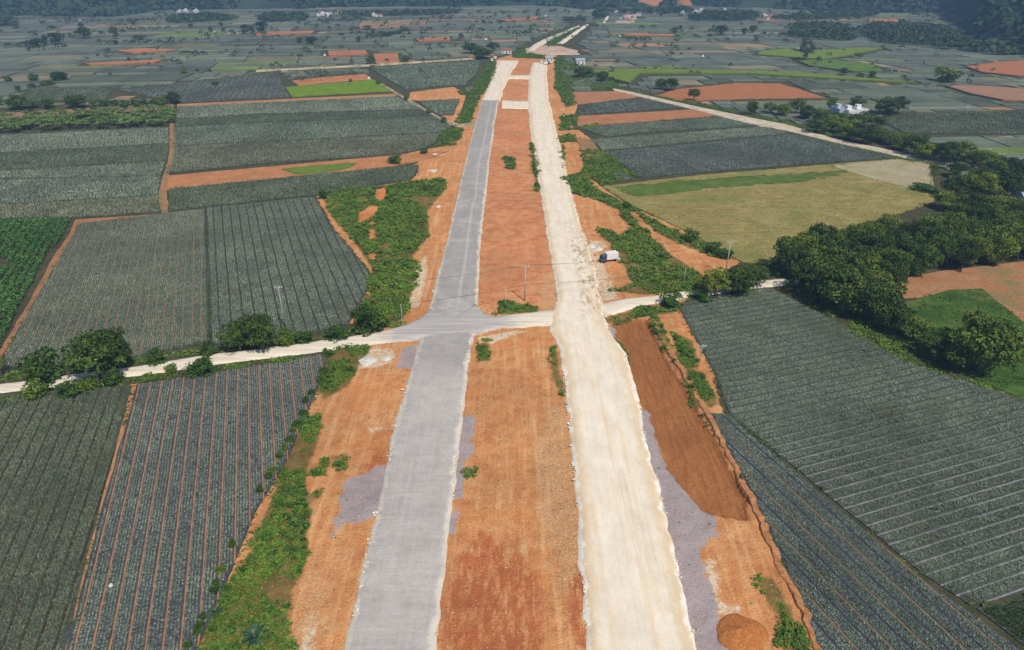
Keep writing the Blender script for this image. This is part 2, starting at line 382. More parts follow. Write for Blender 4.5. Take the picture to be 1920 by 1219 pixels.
c = g.mix(g.math('MULTIPLY', mask(g, 'wet', 3.5, 0.25, 1.0), g.step(g.noise(0.7, 6, vec=g.co((1.3, 0.4, 1)), rough=0.75), 0.36, 0.56)), c, (0.46, 0.145, 0.055))
c = g.mix(mask(g, 'brown', 0.5, 0.8, 0.15), c, brownc)
c = g.mix(g.math('MULTIPLY', mask(g, 'grey', 2.0, 0.4, 0.22), g.step(g.noise(1.1, 6, rough=0.75), 0.30, 0.42)), c, greyc)
c = g.mix(g.math('MULTIPLY', mask(g, 'green', 1.2, 0.6, 0.5), 0.8), c, greenc)
c = g.mix(mask(g, 'mound', 0.4, 0.8, 0.2), c, (0.62, 0.25, 0.09))
c = g.mul(c, g.step(nfine, 0.3, 0.7, 0.8, 1.14)); c = g.mul(c, g.step(nbig, 0.35, 0.65, 0.9, 1.08))
peb = g.noise(9.0, 3, rough=0.8)
c = g.mix(g.math('MULTIPLY', g.step(peb, 0.66, 0.74), g.step(g.attr('corr'), -1, 1, 0, 0.5)), c, (0.72, 0.6, 0.46))
g.base(c); g.bump(g.math('ADD', nfine, g.math('MULTIPLY', nmid, 2.5)), 0.8, 0.28)
me = mesh_np('ground', np.stack([X, Y, Zg], 1), F, [g.m], smooth=True)
for nm, pol in (('red', red), ('grey', grey), ('pale', pale), ('green', greenz), ('mound', mounds), ('dust', dust), ('wet', wet)): vattr(me, nm, sd_multi(X, Y, pol))
vattr(me, 'corr', corr); vattr(me, 'brown', brn)
ground = tag(link('ground', me), kind='structure')

# ================================================================== ROADS
def interp_edge(pts, axis=1):
    P = GP(pts); P = P[np.argsort(P[:, axis])]; return P
def ribbon(name, Lp, Rp, mat, z, axis=1, step=0.55, nacross=14, jit=0.22, seed=0, extra=None, crown=0.08, skirt=0.7, a0=None, a1=None, zfun=None):
    A = interp_edge(Lp, axis); B = interp_edge(Rp, axis); o = 1-axis
    t0 = max(A[0, axis], B[0, axis]) if a0 is None else a0; t1 = min(A[-1, axis], B[-1, axis]) if a1 is None else a1
    T = np.arange(t0, t1+step, step)
    if t1 > 300: T = np.concatenate([T[T < 300], np.arange(max(300, t0), t1+1, 1.3)])
    a = np.interp(T, A[:, axis], A[:, o]) + (fbm(T/2.2, T*0+3, seed, 4)-.5)*2*jit + (fbm(T/14, T*0+9, seed, 3)-.5)*jit*2
    b = np.interp(T, B[:, axis], B[:, o]) + (fbm(T/2.2, T*0+5, seed+7, 4)-.5)*2*jit + (fbm(T/14, T*0+9, seed+8, 3)-.5)*jit*2
    U = np.linspace(0, 1, nacross); V = []; uu = []
    sgn = np.sign(b.mean()-a.mean())
    for j, u in enumerate([-1]+list(U)+[2]):
        if u == -1: q = a - sgn*skirt; zz = np.full_like(T, -0.35)
        elif u == 2: q = b + sgn*skirt; zz = np.full_like(T, -0.35)
        else: q = a+(b-a)*u; zz = z + crown*(1-(2*u-1)**2) + (fbm(q/1.5, T/1.5, seed+20, 3)-.5)*0.05 - (0.08 if u in (0, 1) else 0)
        if zfun is not None and u not in (-1, 2): zz = zz + zfun(T)
        pts = np.stack([q, T, zz], 1) if axis == 1 else np.stack([T, q, zz], 1)
        V.append(pts); uu.append(np.full_like(T, min(max(u, 0), 1)))
    V = np.array(V); nn, m = V.shape[:2]; I = np.arange(nn*m).reshape(nn, m)
    F = np.stack([I[:-1, :-1], I[1:, :-1], I[1:, 1:], I[:-1, 1:]], -1).reshape(-1, 4)
    if (sgn < 0) != (axis == 0): F = F[:, ::-1]
    me = mesh_np(name, V.reshape(-1, 3), F, [mat], smooth=True); vattr(me, 'u', np.array(uu).ravel())
    if extra is not None: vattr(me, 'e', np.tile(extra(T), nn))
    return tag(link(name, me), kind='structure')

m = NM('aggregate', 0.85, 0.25)
st = m.noise(1.0, 5, vec=m.co((2.2, 0.035, 1)), rough=0.6); cr = m.noise(1.0, 4, vec=m.co((0.25, 2.6, 1)), rough=0.6)
fine = m.noise(3, 6, rough=0.8); md = m.noise(0.3, 6, rough=0.6); u = m.attr('u')
c = m.mix(m.step(md, 0.3, 0.7), (0.40, 0.365, 0.34), (0.475, 0.435, 0.40))
c = m.mix(m.step(st, 0.42, 0.75, 0, 0.6), c, (0.50, 0.47, 0.455)); c = m.mul(c, m.step(cr, 0.35, 0.7, 0.94, 1.05))
cr2 = m.noise(1.0, 3, vec=m.co((0.9, 7.0, 1)), rough=0.7); c = m.mix(m.step(cr2, 0.62, 0.72, 0, 0.45), c, (0.58, 0.55, 0.53))
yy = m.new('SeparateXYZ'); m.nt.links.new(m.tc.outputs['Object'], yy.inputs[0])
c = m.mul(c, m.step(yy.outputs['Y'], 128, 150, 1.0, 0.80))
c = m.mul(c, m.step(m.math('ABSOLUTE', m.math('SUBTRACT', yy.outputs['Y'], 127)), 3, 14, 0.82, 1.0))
edge = m.math('ADD', m.math('ABSOLUTE', m.math('SUBTRACT', m.math('MULTIPLY', u, 2), 1)), m.math('MULTIPLY', m.math('SUBTRACT', m.noise(0.35, 7, rough=0.75), 0.5), 0.7))
c = m.mix(m.step(m.noise(0.09, 6, rough=0.7, dist=0.8), 0.5, 0.68, 0, 0.55), c, (0.53, 0.49, 0.45))
c = m.mix(m.step(m.noise(0.16, 5, vec=m.co((1, .5, 1)), rough=0.7), 0.58, 0.68, 0, 0.5), c, (0.32, 0.30, 0.30))
c = m.mix(m.step(edge, 0.87, 1.02), c, (0.62, 0.565, 0.48))
lane = m.math('ABSOLUTE', m.math('SUBTRACT', u, m.math('ADD', 0.62, m.math('MULTIPLY', m.math('SUBTRACT', m.noise(0.02, 2), 0.5), 0.2))))
c = m.mix(m.math('MULTIPLY', m.step(lane, 0.0, 0.07, 0.5, 0.0), m.step(yy.outputs['Y'], 130, 160)), c, (0.56, 0.53, 0.51))
c = m.mul(c, m.step(fine, 0.3, 0.7, 0.88, 1.10)); m.base(c); m.bump(fine, 0.35, 0.05)
ribbon('paved_road', asph_L, asph_R, m.m, 0.42, seed=1, jit=0.25)

m = NM('white_gravel', 0.95, 0.15)
st = m.noise(1.0, 5, vec=m.co((1.3, 0.028, 1)), rough=0.6); fine = m.noise(5, 5, rough=0.8); md = m.noise(0.25, 6, rough=0.65); u = m.attr('u')
c = m.mix(m.step(md, 0.3, 0.7), (0.75, 0.65, 0.52), (0.82, 0.735, 0.61))
c = m.mix(m.step(st, 0.46, 0.72, 0, 0.75), c, (0.74, 0.57, 0.36))
e1 = m.math('ADD', m.math('ABSOLUTE', m.math('SUBTRACT', m.math('MULTIPLY', u, 2), 1)), m.math('MULTIPLY', m.math('SUBTRACT', m.noise(0.35, 6, rough=0.7), 0.5), 0.5))
c = m.mix(m.step(e1, 0.62, 0.92, 0, 0.85), c, (0.70, 0.54, 0.35)); c = m.mix(m.step(e1, 0.93, 1.02), c, (0.83, 0.78, 0.68))
yy = m.new('SeparateXYZ'); m.nt.links.new(m.tc.outputs['Object'], yy.inputs[0])
rutn = m.math('MULTIPLY', m.step(yy.outputs['Y'], 138, 150), m.step(yy.outputs['Y'], 215, 185))
rut = m.math('MULTIPLY', rutn, m.step(m.noise(0.9, 6, vec=m.co((1, 0.4, 1)), rough=0.75), 0.47, 0.6, 0, 0.85))
c = m.mix(m.math('MULTIPLY', rut, m.step(u, 0.45, 0.6)), c, (0.42, 0.26, 0.12))
c = m.mul(c, m.step(m.noise(0.5, 6, vec=m.co((1, 0.25, 1)), rough=0.75), 0.3, 0.7, 0.9, 1.06))
c = m.mul(c, m.step(fine, 0.3, 0.7, 0.92, 1.07)); m.base(c); m.bump(fine, 0.4, 0.05)
WG = m.m
ribbon('gravel_road', wh_L, wh_R, WG, 0.45, seed=11, jit=0.4)
ribbon('gravel_road', leftN_L, leftN_R, WG, 0.46, seed=13, jit=0.9)

m = NM('crossing_dust', 0.95, 0.15)
gx = m.step(m.math('ADD', m.attr('e'), m.math('MULTIPLY', m.math('SUBTRACT', m.noise(0.25, 5), 0.5), 0.9)), 0.15, 0.85)
st = m.noise(1, 5, vec=m.co((0.06, 1.8, 1)), rough=0.6)
a = m.mix(m.step(st, 0.35, 0.65), (0.62, 0.54, 0.42), (0.78, 0.70, 0.57)); b = m.mix(m.step(st, 0.32, 0.7), (0.36, 0.335, 0.32), (0.52, 0.48, 0.44))
c = m.mul(m.mix(gx, a, b), m.step(m.noise(4, 5, rough=0.8), 0.3, 0.7, 0.88, 1.1)); m.base(c); XD = m.m
up = [(-60, 728), (0, 722), (130, 705), (260, 688), (400, 666), (560, 646), (700, 626), (760, 612), (790, 598), (806, 582), (850, 597), (893, 572), (905, 588), (925, 596), (1000, 588), (1050, 582), (1130, 571), (1200, 559), (1300, 545), (1400, 530), (1500, 520)]
lo = [(-60, 746), (0, 738), (130, 721), (260, 704), (400, 684), (560, 664), (700, 645), (780, 636), (850, 630), (890, 628), (940, 614), (1040, 608), (1060, 618), (1130, 596), (1200, 574), (1300, 557), (1400, 542), (1500, 532)]
ribbon('dirt_road', lo, up, XD, 0.50, axis=0, step=0.6, nacross=8, jit=0.25, seed=21, crown=0.1, skirt=0.6,
       extra=lambda T: sstep(T, -36, -20)*(1-sstep(T, -9, 9)), zfun=lambda T: -0.24*(1-sstep(T, -30, -22))-0.24*sstep(T, 26, 34)-0.30*sstep(T, 7.5, 11)*(1-sstep(T, 22, 27)))
up2 = [(1148, 166), (1180, 172), (1290, 197), (1420, 224), (1470, 233), (1560, 259), (1700, 289), (1850, 313), (1925, 326)]
lo2 = [(1146, 169), (1180, 177), (1290, 203), (1420, 236), (1470, 244), (1560, 266), (1700, 297), (1850, 321), (1925, 335)]
gr2 = lambda T: T*0
m = NM('far_track', 0.95, 0.1); m.base(m.mix(m.step(m.noise(0.2, 6, rough=.75), .35, .65), (0.42, 0.345, 0.24), (0.64, 0.555, 0.43)))
ribbon('dirt_road', lo2, up2, m.m, 0.35, axis=0, step=1.0, nacross=5, jit=0.35, seed=24, extra=gr2)
m = NM('path_soil', 0.95, 0.1); m.base(m.mix(m.step(m.noise(0.15, 5, rough=.7), .35, .65), (0.22, 0.19, 0.11), (0.50, 0.40, 0.27))); PATH = m.m
ribbon('dirt_road', [(480, 135), (700, 124), (890, 111.3)], [(480, 133), (700, 122), (890, 110)], PATH, 0.95, axis=0, step=2, nacross=4, jit=0.25, seed=25, extra=gr2)
ribbon('dirt_path', [(709, 156), (761, 188.5), (801, 212), (832, 229), (860, 237), (890, 235)], [(711, 154.5), (765, 186.5), (806, 210), (834, 226), (860, 234), (890, 231)], PATH, 0.6, axis=0, step=0.8, nacross=4, jit=0.3, seed=26, extra=gr2)
ribbon('gravel_road', [(941, 203), (965, 204), (991, 204)], [(941, 189), (965, 190), (991, 190)], WG, 0.40, axis=0, step=0.8, nacross=6, jit=0.5, seed=27)
ribbon('gravel_road', [(952, 148), (975, 148), (995, 149)], [(954, 142), (975, 142), (995, 142)], WG, 0.40, axis=0, step=0.8, nacross=5, jit=0.5, seed=28)
ribbon('gravel_road', [(985, 97), (1005, 82), (1030, 70), (1060, 58), (1084, 49)], [(1004, 97), (1018, 84), (1040, 72), (1068, 60), (1088, 49)], XD, 0.5, step=3, nacross=5, jit=1.0, seed=29, extra=gr2)
ribbon('gravel_road', [(1043, 83), (1062, 70), (1080, 58), (1099, 46)], [(1054, 83), (1072, 70), (1088, 58), (1105, 46)], WG, 0.5, step=3, nacross=5, jit=1.0, seed=30)
m = NM('pink_gravel', 0.95, 0.1); m.base(m.mix(m.step(m.noise(0.08, 5, vec=m.co((1, .2, 1))), .4, .6), (0.42, 0.24, 0.16), (0.5, 0.42, 0.38)))
ribbon('gravel_road', [(1150, 45), (1160, 36), (1172, 28)], [(1186, 45), (1196, 36), (1202, 28)], m.m, 0.6, step=5, nacross=8, jit=1.5, seed=31)
ribbon('gravel_road', [(1129, 45), (1135, 36), (1138, 32)], [(1133, 45), (1139, 36), (1141, 32)], WG, 1.2, step=5, nacross=3, jit=0.5, seed=32)
m2 = NM('red_gravel', 0.95, 0.1); m2.base(m2.mix(m2.step(m2.noise(0.12, 5), .4, .6), (0.50, 0.30, 0.19), (0.55, 0.44, 0.36)))
ribbon('dirt_road', [(985, 100), (1030, 103), (1085, 103)], [(985, 92), (1010, 85), (1050, 88), (1085, 96)], m2.m, 0.45, axis=0, step=2, nacross=8, jit=1.2, seed=33)

# ================================================================== FIELDS
AVOID = []       # ground polygons where the far farmland must not go
SOILP = (0.07, 0.075, 0.07)
def soil_mat(name, d, P, furrow, bed, fcol, second=None, second_w=0.16, phase=0.0, wob=0.2, fade=False):
    n = NM(name, 0.9, 0.15); ang = math.atan2(d[1], d[0])
    sx = n.new('SeparateXYZ'); n.nt.links.new(n.tc.outputs['Object'], sx.inputs[0])
    s = n.math('ADD', n.math('MULTIPLY', sx.outputs[0], -d[1]/P), n.math('MULTIPLY', sx.outputs[1], d[0]/P))
    s = n.math('ADD', s, phase + 500); f = n.math('FRACT', s)
    f = n.math('ADD', f, n.math('MULTIPLY', n.math('SUBTRACT', n.noise(0.5, 3), 0.5), wob*0.25))
    mk = n.step(f, furrow/P-0.02, furrow/P+0.05, 1, 0)
    c = n.mix(n.step(n.noise(1.5, 4), 0.4, 0.6), bed, tuple(v*1.5 for v in bed))
    fc = n.mix(n.step(n.noise(0.8, 4), 0.35, 0.65), fcol, tuple(v*0.75 for v in fcol))
    if second:      # alternate furrows carry plastic mulch
        al = n.step(n.math('FRACT', n.math('MULTIPLY', s, 0.5)), 0.499, 0.501)
        fc = n.mix(al, fc, second)
    if fade: mk = n.math('MULTIPLY', mk, n.step(n.math('ADD', sx.outputs[1], n.math('MULTIPLY', n.noise(0.06, 3), 30)), 98, 122, 1, 0.12))
    n.base(n.mix(mk, c, fc)); return n.m
def crop_field(poly, vpx, P, rows, furrow, along, leafL, leafW, k, leafm, soilm, label, name='pineapple_field', zt=0.06, holes=None, group=None, seed=1, jit=0.08, seglen=None, tilt=(0.5, 1.3), miss=0.02, phase=0.0):
    P2 = GP(poly) if not isinstance(poly, np.ndarray) else poly
    AVOID.append(P2); J = jitter_poly(P2, 2.0, 0.25, seed)
    V1, F1 = slab(J, -0.4, zt+0.12)
    d = row_dir(vpx) if not isinstance(vpx, tuple) else np.array(vpx)/np.linalg.norm(vpx)
    nrm = np.array([-d[1], d[0]]); s = P2@nrm; t = P2@d
    r = np.random.default_rng(seed)
    k0 = math.floor(s.min()/P+phase); k1 = math.ceil(s.max()/P+phase)
    offs = [(furrow + (P-furrow)*(i+0.5)/rows) for i in range(rows)]
    S0 = np.array([(kk-phase)*P+o for kk in range(k0, k1+1) for o in offs]); T0 = np.arange(t.min(), t.max(), along)
    SS, TT = np.meshgrid(S0, T0); SS = SS.ravel(); TT = TT.ravel()
    SS = SS + r.normal(0, jit*0.5, SS.shape) + (fbm(TT/12, SS/12, seed, 2)-.5)*0.35; TT = TT + r.uniform(-along*.4, along*.4, TT.shape)
    x = SS*nrm[0]+TT*d[0]; y = SS*nrm[1]+TT*d[1]
    kp = (sdist(x, y, P2) > 0.35) & (r.uniform(0, 1, x.shape) > miss + 0.10*(fbm(x/5, y/5, seed+3, 3) > 0.60) + 0.5*(fbm(x/1.6, y/1.6, seed+4, 2) > 0.80))
    x = x[kp]; y = y[kp]
    hv = 0.6+0.8*fbm(x/7, y/7, seed+5, 4)
    V2, F2, rn = spiky(np.stack([x, y, np.full_like(x, zt+0.05)], 1), k, leafL, leafW, tilt, seed)
    V2[2::3, 2] = zt + (V2[2::3, 2]-zt)*np.repeat(hv, k)
    V = np.concatenate([V1, V2]); F = np.concatenate([F1, F2+len(V1)])
    fm = np.concatenate([np.zeros(len(F1)), np.ones(len(F2))])
    me = mesh_np(name, V, F, [soilm, leafm], fm, np.concatenate([np.full(len(F1), .5), rn]))
    print(name, len(x), 'plants')
    return tag(link(name, me), label, 'crop field', group, 'stuff')

L_grey = leafmat('pineapple_leaf', (0.095, 0.13, 0.085), (0.345, 0.39, 0.285), 0.04, alt=(0.17, 0.19, 0.10))
L_blue = leafmat('pineapple_leaf_blue', (0.095, 0.13, 0.095), (0.34, 0.39, 0.305), 0.05)
L_dark = leafmat('pineapple_leaf_dark', (0.062, 0.09, 0.05), (0.24, 0.275, 0.175), 0.05, alt=(0.15, 0.17, 0.075))
L_light = leafmat('pineapple_leaf_light', (0.17, 0.205, 0.14), (0.37, 0.41, 0.29), 0.02)
L_olive = leafmat('pineapple_leaf_olive', (0.115, 0.13, 0.08), (0.30, 0.31, 0.20), 0.03)
L_navy = leafmat('pineapple_leaf_navy', (0.09, 0.11, 0.09), (0.24, 0.27, 0.23), 0.04)
OR = (0.46, 0.20, 0.085)
BED = (0.055, 0.064, 0.052)
VPB, VPA, VPC, VPF, VPE = 458, 500, 372, 395, 5200
crop_field([(-120, 760), (0, 742), (248, 724), (185, 960), (118, 1235), (-200, 1300)], VPA, 2.05, 4, 0.30, 0.40, 0.62, 0.13, 7, L_dark,
           soil_mat('field_soil_dark', row_dir(VPA), 2.05, 0.28, BED, (0.05, 0.035, 0.02)), 'dark green pineapple rows with black furrows filling the lower left corner', seed=41)
crop_field([(258, 722), (400, 700), (616, 663), (600, 720), (540, 860), (480, 960), (430, 1080), (370, 1219), (330, 1300), (100, 1300), (122, 1235), (190, 960)], VPB, 2.05, 4, 0.33, 0.33, 0.42, 0.13, 8, L_blue,
           soil_mat('field_soil_orange', row_dir(VPB), 2.05, 0.17, (0.048, 0.052, 0.06), OR, None, wob=0.5), 'grey green pineapple beds with orange furrows and violet mulch below the dirt road', seed=42, jit=0.05)
crop_field([(150, 420), (385, 392), (393, 640), (250, 672), (100, 690), (10, 690), (8, 668), (62, 570)], VPC, 2.05, 4, 0.22, 0.42, 0.50, 0.15, 7, L_grey,
           soil_mat('field_soil_c', row_dir(VPC), 2.05, 0.13, BED, (0.38, 0.19, 0.09), wob=0.6), 'grey green pineapple beds with thin orange furrows beside the bright green cassava', seed=43)
crop_field([(387, 391), (590, 370), (625, 430), (693, 512), (690, 540), (655, 608), (600, 622), (397, 648)], VPC, 2.6, 5, 0.38, 0.45, 0.52, 0.15, 7, L_grey,
           soil_mat('field_soil_c2', row_dir(VPC), 2.6, 0.22, BED, (0.05, 0.04, 0.03)), 'grey green pineapple beds with thin dark furrows above the roadside trees', seed=44)
crop_field([(1270, 572), (1330, 558), (1440, 540), (1480, 560), (1560, 600), (1700, 680), (1920, 752), (2080, 830), (2080, 1120), (1920, 1112), (1818, 1136), (1740, 1085), (1560, 935), (1370, 780), (1340, 700)], VPE, 2.0, 4, 0.50, 0.38, 0.50, 0.14, 8, L_grey,
           soil_mat('field_soil_e', row_dir(VPE), 2.0, 0.20, BED, (0.28, 0.265, 0.29), None, fade=True, wob=0.5), 'broad dark pineapple field with pale plastic stripes between its beds, lower right', seed=45)
crop_field([(1322, 775), (1365, 778), (1560, 945), (1740, 1095), (1812, 1145), (1920, 1225), (2000, 1300), (1560, 1300), (1500, 1130), (1440, 990), (1375, 860)], VPF, 2.05, 4, 0.36, 0.36, 0.46, 0.12, 8, L_blue,
           soil_mat('field_soil_f', row_dir(VPF), 2.05, 0.18, (0.048, 0.055, 0.055), (0.04, 0.038, 0.08), (0.22, 0.13, 0.055), wob=0.5), 'narrow pineapple strip with blue and brown furrows beside the orange bank', seed=46)
crop_field([(1830, 1142), (1920, 1122), (2060, 1140), (2060, 1300), (1940, 1228)], VPE, 2.0, 5, 0.2, 0.4, 0.6, 0.15, 7, leafmat('low_green_leaf', (0.03, 0.06, 0.02), (0.09, 0.14, 0.04)), soil_mat('field_soil_g', row_dir(VPE), 2.0, 0.2, BED, BED), 'dark green crop in the bottom right corner', seed=47)
# middle distance fields: wider spaced, larger tufts
def mid(poly, leafm, label, sp=0.8, L=0.85, wd=0.32, fcol=(0.06, 0.05, 0.035), seed=50, vpx=None, P=None, furrow=0.25, k=5, miss=0.02):
    a = GP(poly)
    if vpx is None: vpx = (1.0, 0.08)
    d = np.array(vpx)/np.linalg.norm(vpx) if isinstance(vpx, tuple) else row_dir(vpx)
    P = P or sp*3
    crop_field(a, vpx if isinstance(vpx, tuple) else vpx, P, 3, furrow, sp, L, wd, k, leafm, soil_mat('soil_mid', d, P, furrow, BED, fcol), label, seed=seed, tilt=(0.45, 1.1), miss=miss)
mid([(-160, 400), (0, 386), (300, 368), (300, 399), (145, 410), (-30, 414)], L_olive, 'olive grey pineapple strip right above the cassava', 0.7, seed=51)
mid([(-160, 345), (0, 338), (302, 331), (300, 367), (0, 385), (-160, 398)], L_grey, 'grey green pineapple strip left of the orange footpath', 0.75, seed=52)
mid([(-160, 328), (0, 322), (312, 304), (303, 330), (0, 337), (-160, 343)], L_grey, 'thin grey green pineapple strip below a dark band on the left', 0.75, seed=53)
mid([(-160, 300), (0, 289), (320, 271), (312, 303), (0, 321), (-160, 326)], L_dark, 'dark pineapple band across the left fields', 0.8, seed=54)
mid([(-160, 262), (0, 255), (316, 240), (320, 270), (0, 288), (-160, 298)], L_light, 'pale grey green pineapple strip just below the banana plantation', 0.9, seed=55)
mid([(318, 355), (600, 327), (785, 310), (780, 330), (770, 338), (600, 366), (316, 397)], L_dark, 'dark pineapple strip below the long bare orange plot', 0.7, seed=56)
mid([(325, 276), (480, 268), (825, 251), (818, 268), (790, 282), (738, 291), (480, 309), (315, 326)], L_olive, 'olive grey pineapple strip above the long bare orange plot', 0.8, seed=57)
mid([(325, 240), (480, 232), (815, 219), (848, 238), (826, 250), (480, 267), (325, 275)], L_grey, 'blue grey pineapple strip left of the dirt path', 0.9, seed=58)
mid([(330, 225), (480, 216), (798, 207), (812, 218), (480, 231), (328, 239)], L_dark, 'narrow dark pineapple band among paler strips left of the dirt path', 0.9, seed=59)
mid([(332, 201), (742, 181), (796, 206), (480, 215), (330, 224)], L_light, 'pale pineapple strip below a long orange bank, left', 1.0, 1.0, 0.4, seed=60)
mid([(1132, 287), (1482, 253), (1640, 285), (1682, 297), (1400, 318), (1202, 334)], L_navy, 'dark blue grey pineapple field above the mown khaki field', 0.75, seed=61)
mid([(1108, 263), (1400, 241), (1440, 238), (1482, 251), (1130, 284)], L_light, 'pale green pineapple strip above the dark blue grey one', 0.85, seed=62)
mid([(1082, 240), (1340, 221), (1362, 223), (1400, 232), (1436, 236), (1190, 251), (1140, 258), (1120, 252)], L_grey, 'grey green pineapple strip under the orange plot right of the road works', 0.9, seed=63)
mid([(1086, 197), (1215, 186), (1282, 203), (1086, 217)], L_navy, 'small blue grey pineapple plot between two orange plots', 1.0, 1.0, 0.4, seed=64)
mid([(1650, 226), (1700, 216), (1920, 210), (2040, 208), (2040, 250), (1920, 253), (1700, 252)], L_dark, 'dark pineapple field right of the pair of round trees', 0.95, 1.0, 0.4, seed=65)
mid([(785, 190), (862, 186), (850, 216), (822, 217), (800, 204)], L_grey, 'small pineapple plot enclosed by orange soil and the path', 1.0, 1.0, 0.4, seed=66)
mid([(225, 170), (520, 137), (530, 160), (545, 184), (335, 194)], L_navy, 'blue grey pineapple field with visible rows, upper left', 1.1, 1.1, 0.45, seed=67, vpx=600, P=3.4, furrow=0.9, fcol=(0.10, 0.09, 0.085))
mid([(60, 166), (215, 166), (196, 190), (45, 190)], L_dark, 'dark trapezoid pineapple plot behind the line of small trees', 1.1, 1.1, 0.45, seed=68)
mid([(693, 128), (903, 114), (893, 140), (872, 160), (790, 166), (760, 169)], L_grey, 'pineapple field between the thin track and the road works', 1.2, 1.2, 0.5, seed=69)

# bare and mown plots: thin sheets of soil with slight relief
def plot(poly, c1, c2, name, z=0.16, sc=0.15, fine=2.0, streak=None, alt=None, seed=1, st_c=None, amp=0.3, zb=-0.4):
    n = NM('plot_'+name, 0.95, 0.1)
    c = n.mix(n.step(n.noise(sc, 6, rough=0.65), 0.35, 0.65), c1, c2)
    if alt: c = n.mix(n.step(n.noise(sc*0.5, 5, rough=0.65), 0.5, 0.64, 0, .8), c, alt)
    if streak: c = n.mix(n.step(n.noise(1, 4, vec=n.co(streak)), 0.45, 0.65, 0, 0.55), c, st_c or tuple(v*0.7 for v in c1))
    f = n.noise(fine, 5, rough=0.8); n.base(n.mul(c, n.step(f, 0.3, 0.7, 0.70, 1.26))); n.bump(f, 0.6, 0.2)
    P = GP(poly); AVOID.append(P); V, F = slab(jitter_poly(P, 3.0, amp, seed), zb, z)
    return tag(link(name, mesh_np(name, V, F, [n.m])), kind='structure')
O1 = (0.40, 0.165, 0.07); O2 = (0.50, 0.225, 0.10)
plot([(314, 330), (735, 292), (768, 288), (840, 284), (800, 300), (740, 312), (480, 340), (312, 357)], O1, O2, 'bare_plot', seed=2)
plot([(528, 318), (600, 311), (668, 307), (655, 316), (600, 326), (560, 328)], (0.10, 0.17, 0.02), (0.16, 0.22, 0.04), 'grass_plot', z=0.4, seed=3, amp=1.2)
plot([(332, 196), (742, 176), (744, 181), (332, 200)], O1, (0.45, 0.24, 0.12), 'bare_plot', seed=4)
plot([(535, 164), (700, 150), (738, 172), (660, 176), (548, 183)], (0.13, 0.21, 0.012), (0.17, 0.26, 0.02), 'grass_plot', z=0.3, seed=5)
plot([(547, 152), (600, 146), (685, 139), (697, 149), (600, 157), (560, 161)], O1, O2, 'bare_plot', z=0.25, seed=6)
plot([(1070, 173), (1172, 171), (1205, 182), (1090, 196), (1070, 196)], (0.36, 0.16, 0.08), (0.42, 0.2, 0.10), 'bare_plot', seed=7)
plot([(1082, 218), (1312, 205), (1342, 218), (1082, 238)], (0.36, 0.15, 0.07), (0.44, 0.2, 0.10), 'bare_plot', seed=8)
plot([(1265, 168), (1380, 156), (1462, 157), (1500, 168), (1548, 184), (1400, 186), (1280, 191), (1230, 180)], (0.36, 0.14, 0.06), O1, 'bare_plot', seed=9)
plot([(1075, 258), (1110, 263), (1125, 284), (1120, 300), (1095, 300), (1088, 275)], (0.22, 0.17, 0.09), O1, 'bare_plot', seed=10, z=.25)
# the mown khaki field
plot([(1128, 350), (1300, 330), (1683, 298), (1742, 305), (1752, 350), (1752, 380), (1600, 430), (1470, 480), (1440, 498), (1392, 492), (1300, 440), (1190, 388)],
     (0.225, 0.205, 0.062), (0.34, 0.29, 0.105), 'mown_field', sc=0.16, fine=1.2, streak=(0.04, 0.7, 1), alt=(0.16, 0.19, 0.045), st_c=(0.26, 0.14, 0.06), seed=11)
plot([(1150, 352), (1300, 338), (1590, 320), (1570, 330), (1500, 341), (1350, 352), (1200, 370), (1180, 366)], (0.075, 0.12, 0.02), (0.12, 0.17, 0.035), 'grass_strip', z=0.22, seed=12, amp=2.6)
plot([(1560, 312), (1683, 300), (1742, 307), (1750, 345), (1700, 352), (1640, 338)], (0.33, 0.28, 0.16), (0.40, 0.35, 0.22), 'stubble_plot', z=0.24, seed=13)
plot([(1665, 528), (1760, 510), (1920, 490), (2050, 480), (2050, 640), (1960, 650), (1880, 580), (1820, 545), (1720, 560), (1668, 560)], (0.34, 0.155, 0.065), (0.38, 0.21, 0.11), 'bare_plot', z=0.15, seed=14, alt=(0.20, 0.17, 0.07))
plot([(1640, 620), (1690, 570), (1780, 545), (1840, 542), (1900, 590), (1960, 640), (2050, 700), (2080, 820), (1920, 750), (1780, 690)], (0.04, 0.085, 0.015), (0.075, 0.14, 0.025), 'grass_plot', z=0.2, seed=15, alt=(0.14, 0.13, 0.04))
plot([(1812, 127), (1870, 118), (1930, 115), (2000, 116), (2000, 150), (1920, 146), (1840, 137)], (0.36, 0.14, 0.06), O1, 'bare_plot', z=1.0, seed=16)
plot([(1772, 163), (1850, 164), (1930, 170), (2000, 178), (2000, 195), (1880, 190), (1820, 178)], (0.30, 0.17, 0.10), (0.36, 0.2, 0.12), 'bare_plot', z=1.0, seed=17)
plot([(1100, 134), (1200, 131), (1380, 134), (1500, 138), (1720, 157), (1640, 154), (1400, 140), (1200, 139), (1180, 158), (1140, 148)], (0.13, 0.19, 0.025), (0.17, 0.22, 0.04), 'grass_plot', z=1.05, seed=18)
plot([(1425, 98), (1480, 92), (1490, 99), (1600, 92), (1655, 92), (1600, 103), (1540, 113), (1420, 104)], (0.13, 0.20, 0.025), (0.17, 0.23, 0.04), 'grass_plot', z=1.05, seed=19)
plot([(1495, 116), (1560, 114), (1640, 124), (1655, 136), (1600, 136), (1520, 126)], (0.07, 0.14, 0.03), (0.14, 0.2, 0.04), 'grass_plot', z=1.05, seed=20)
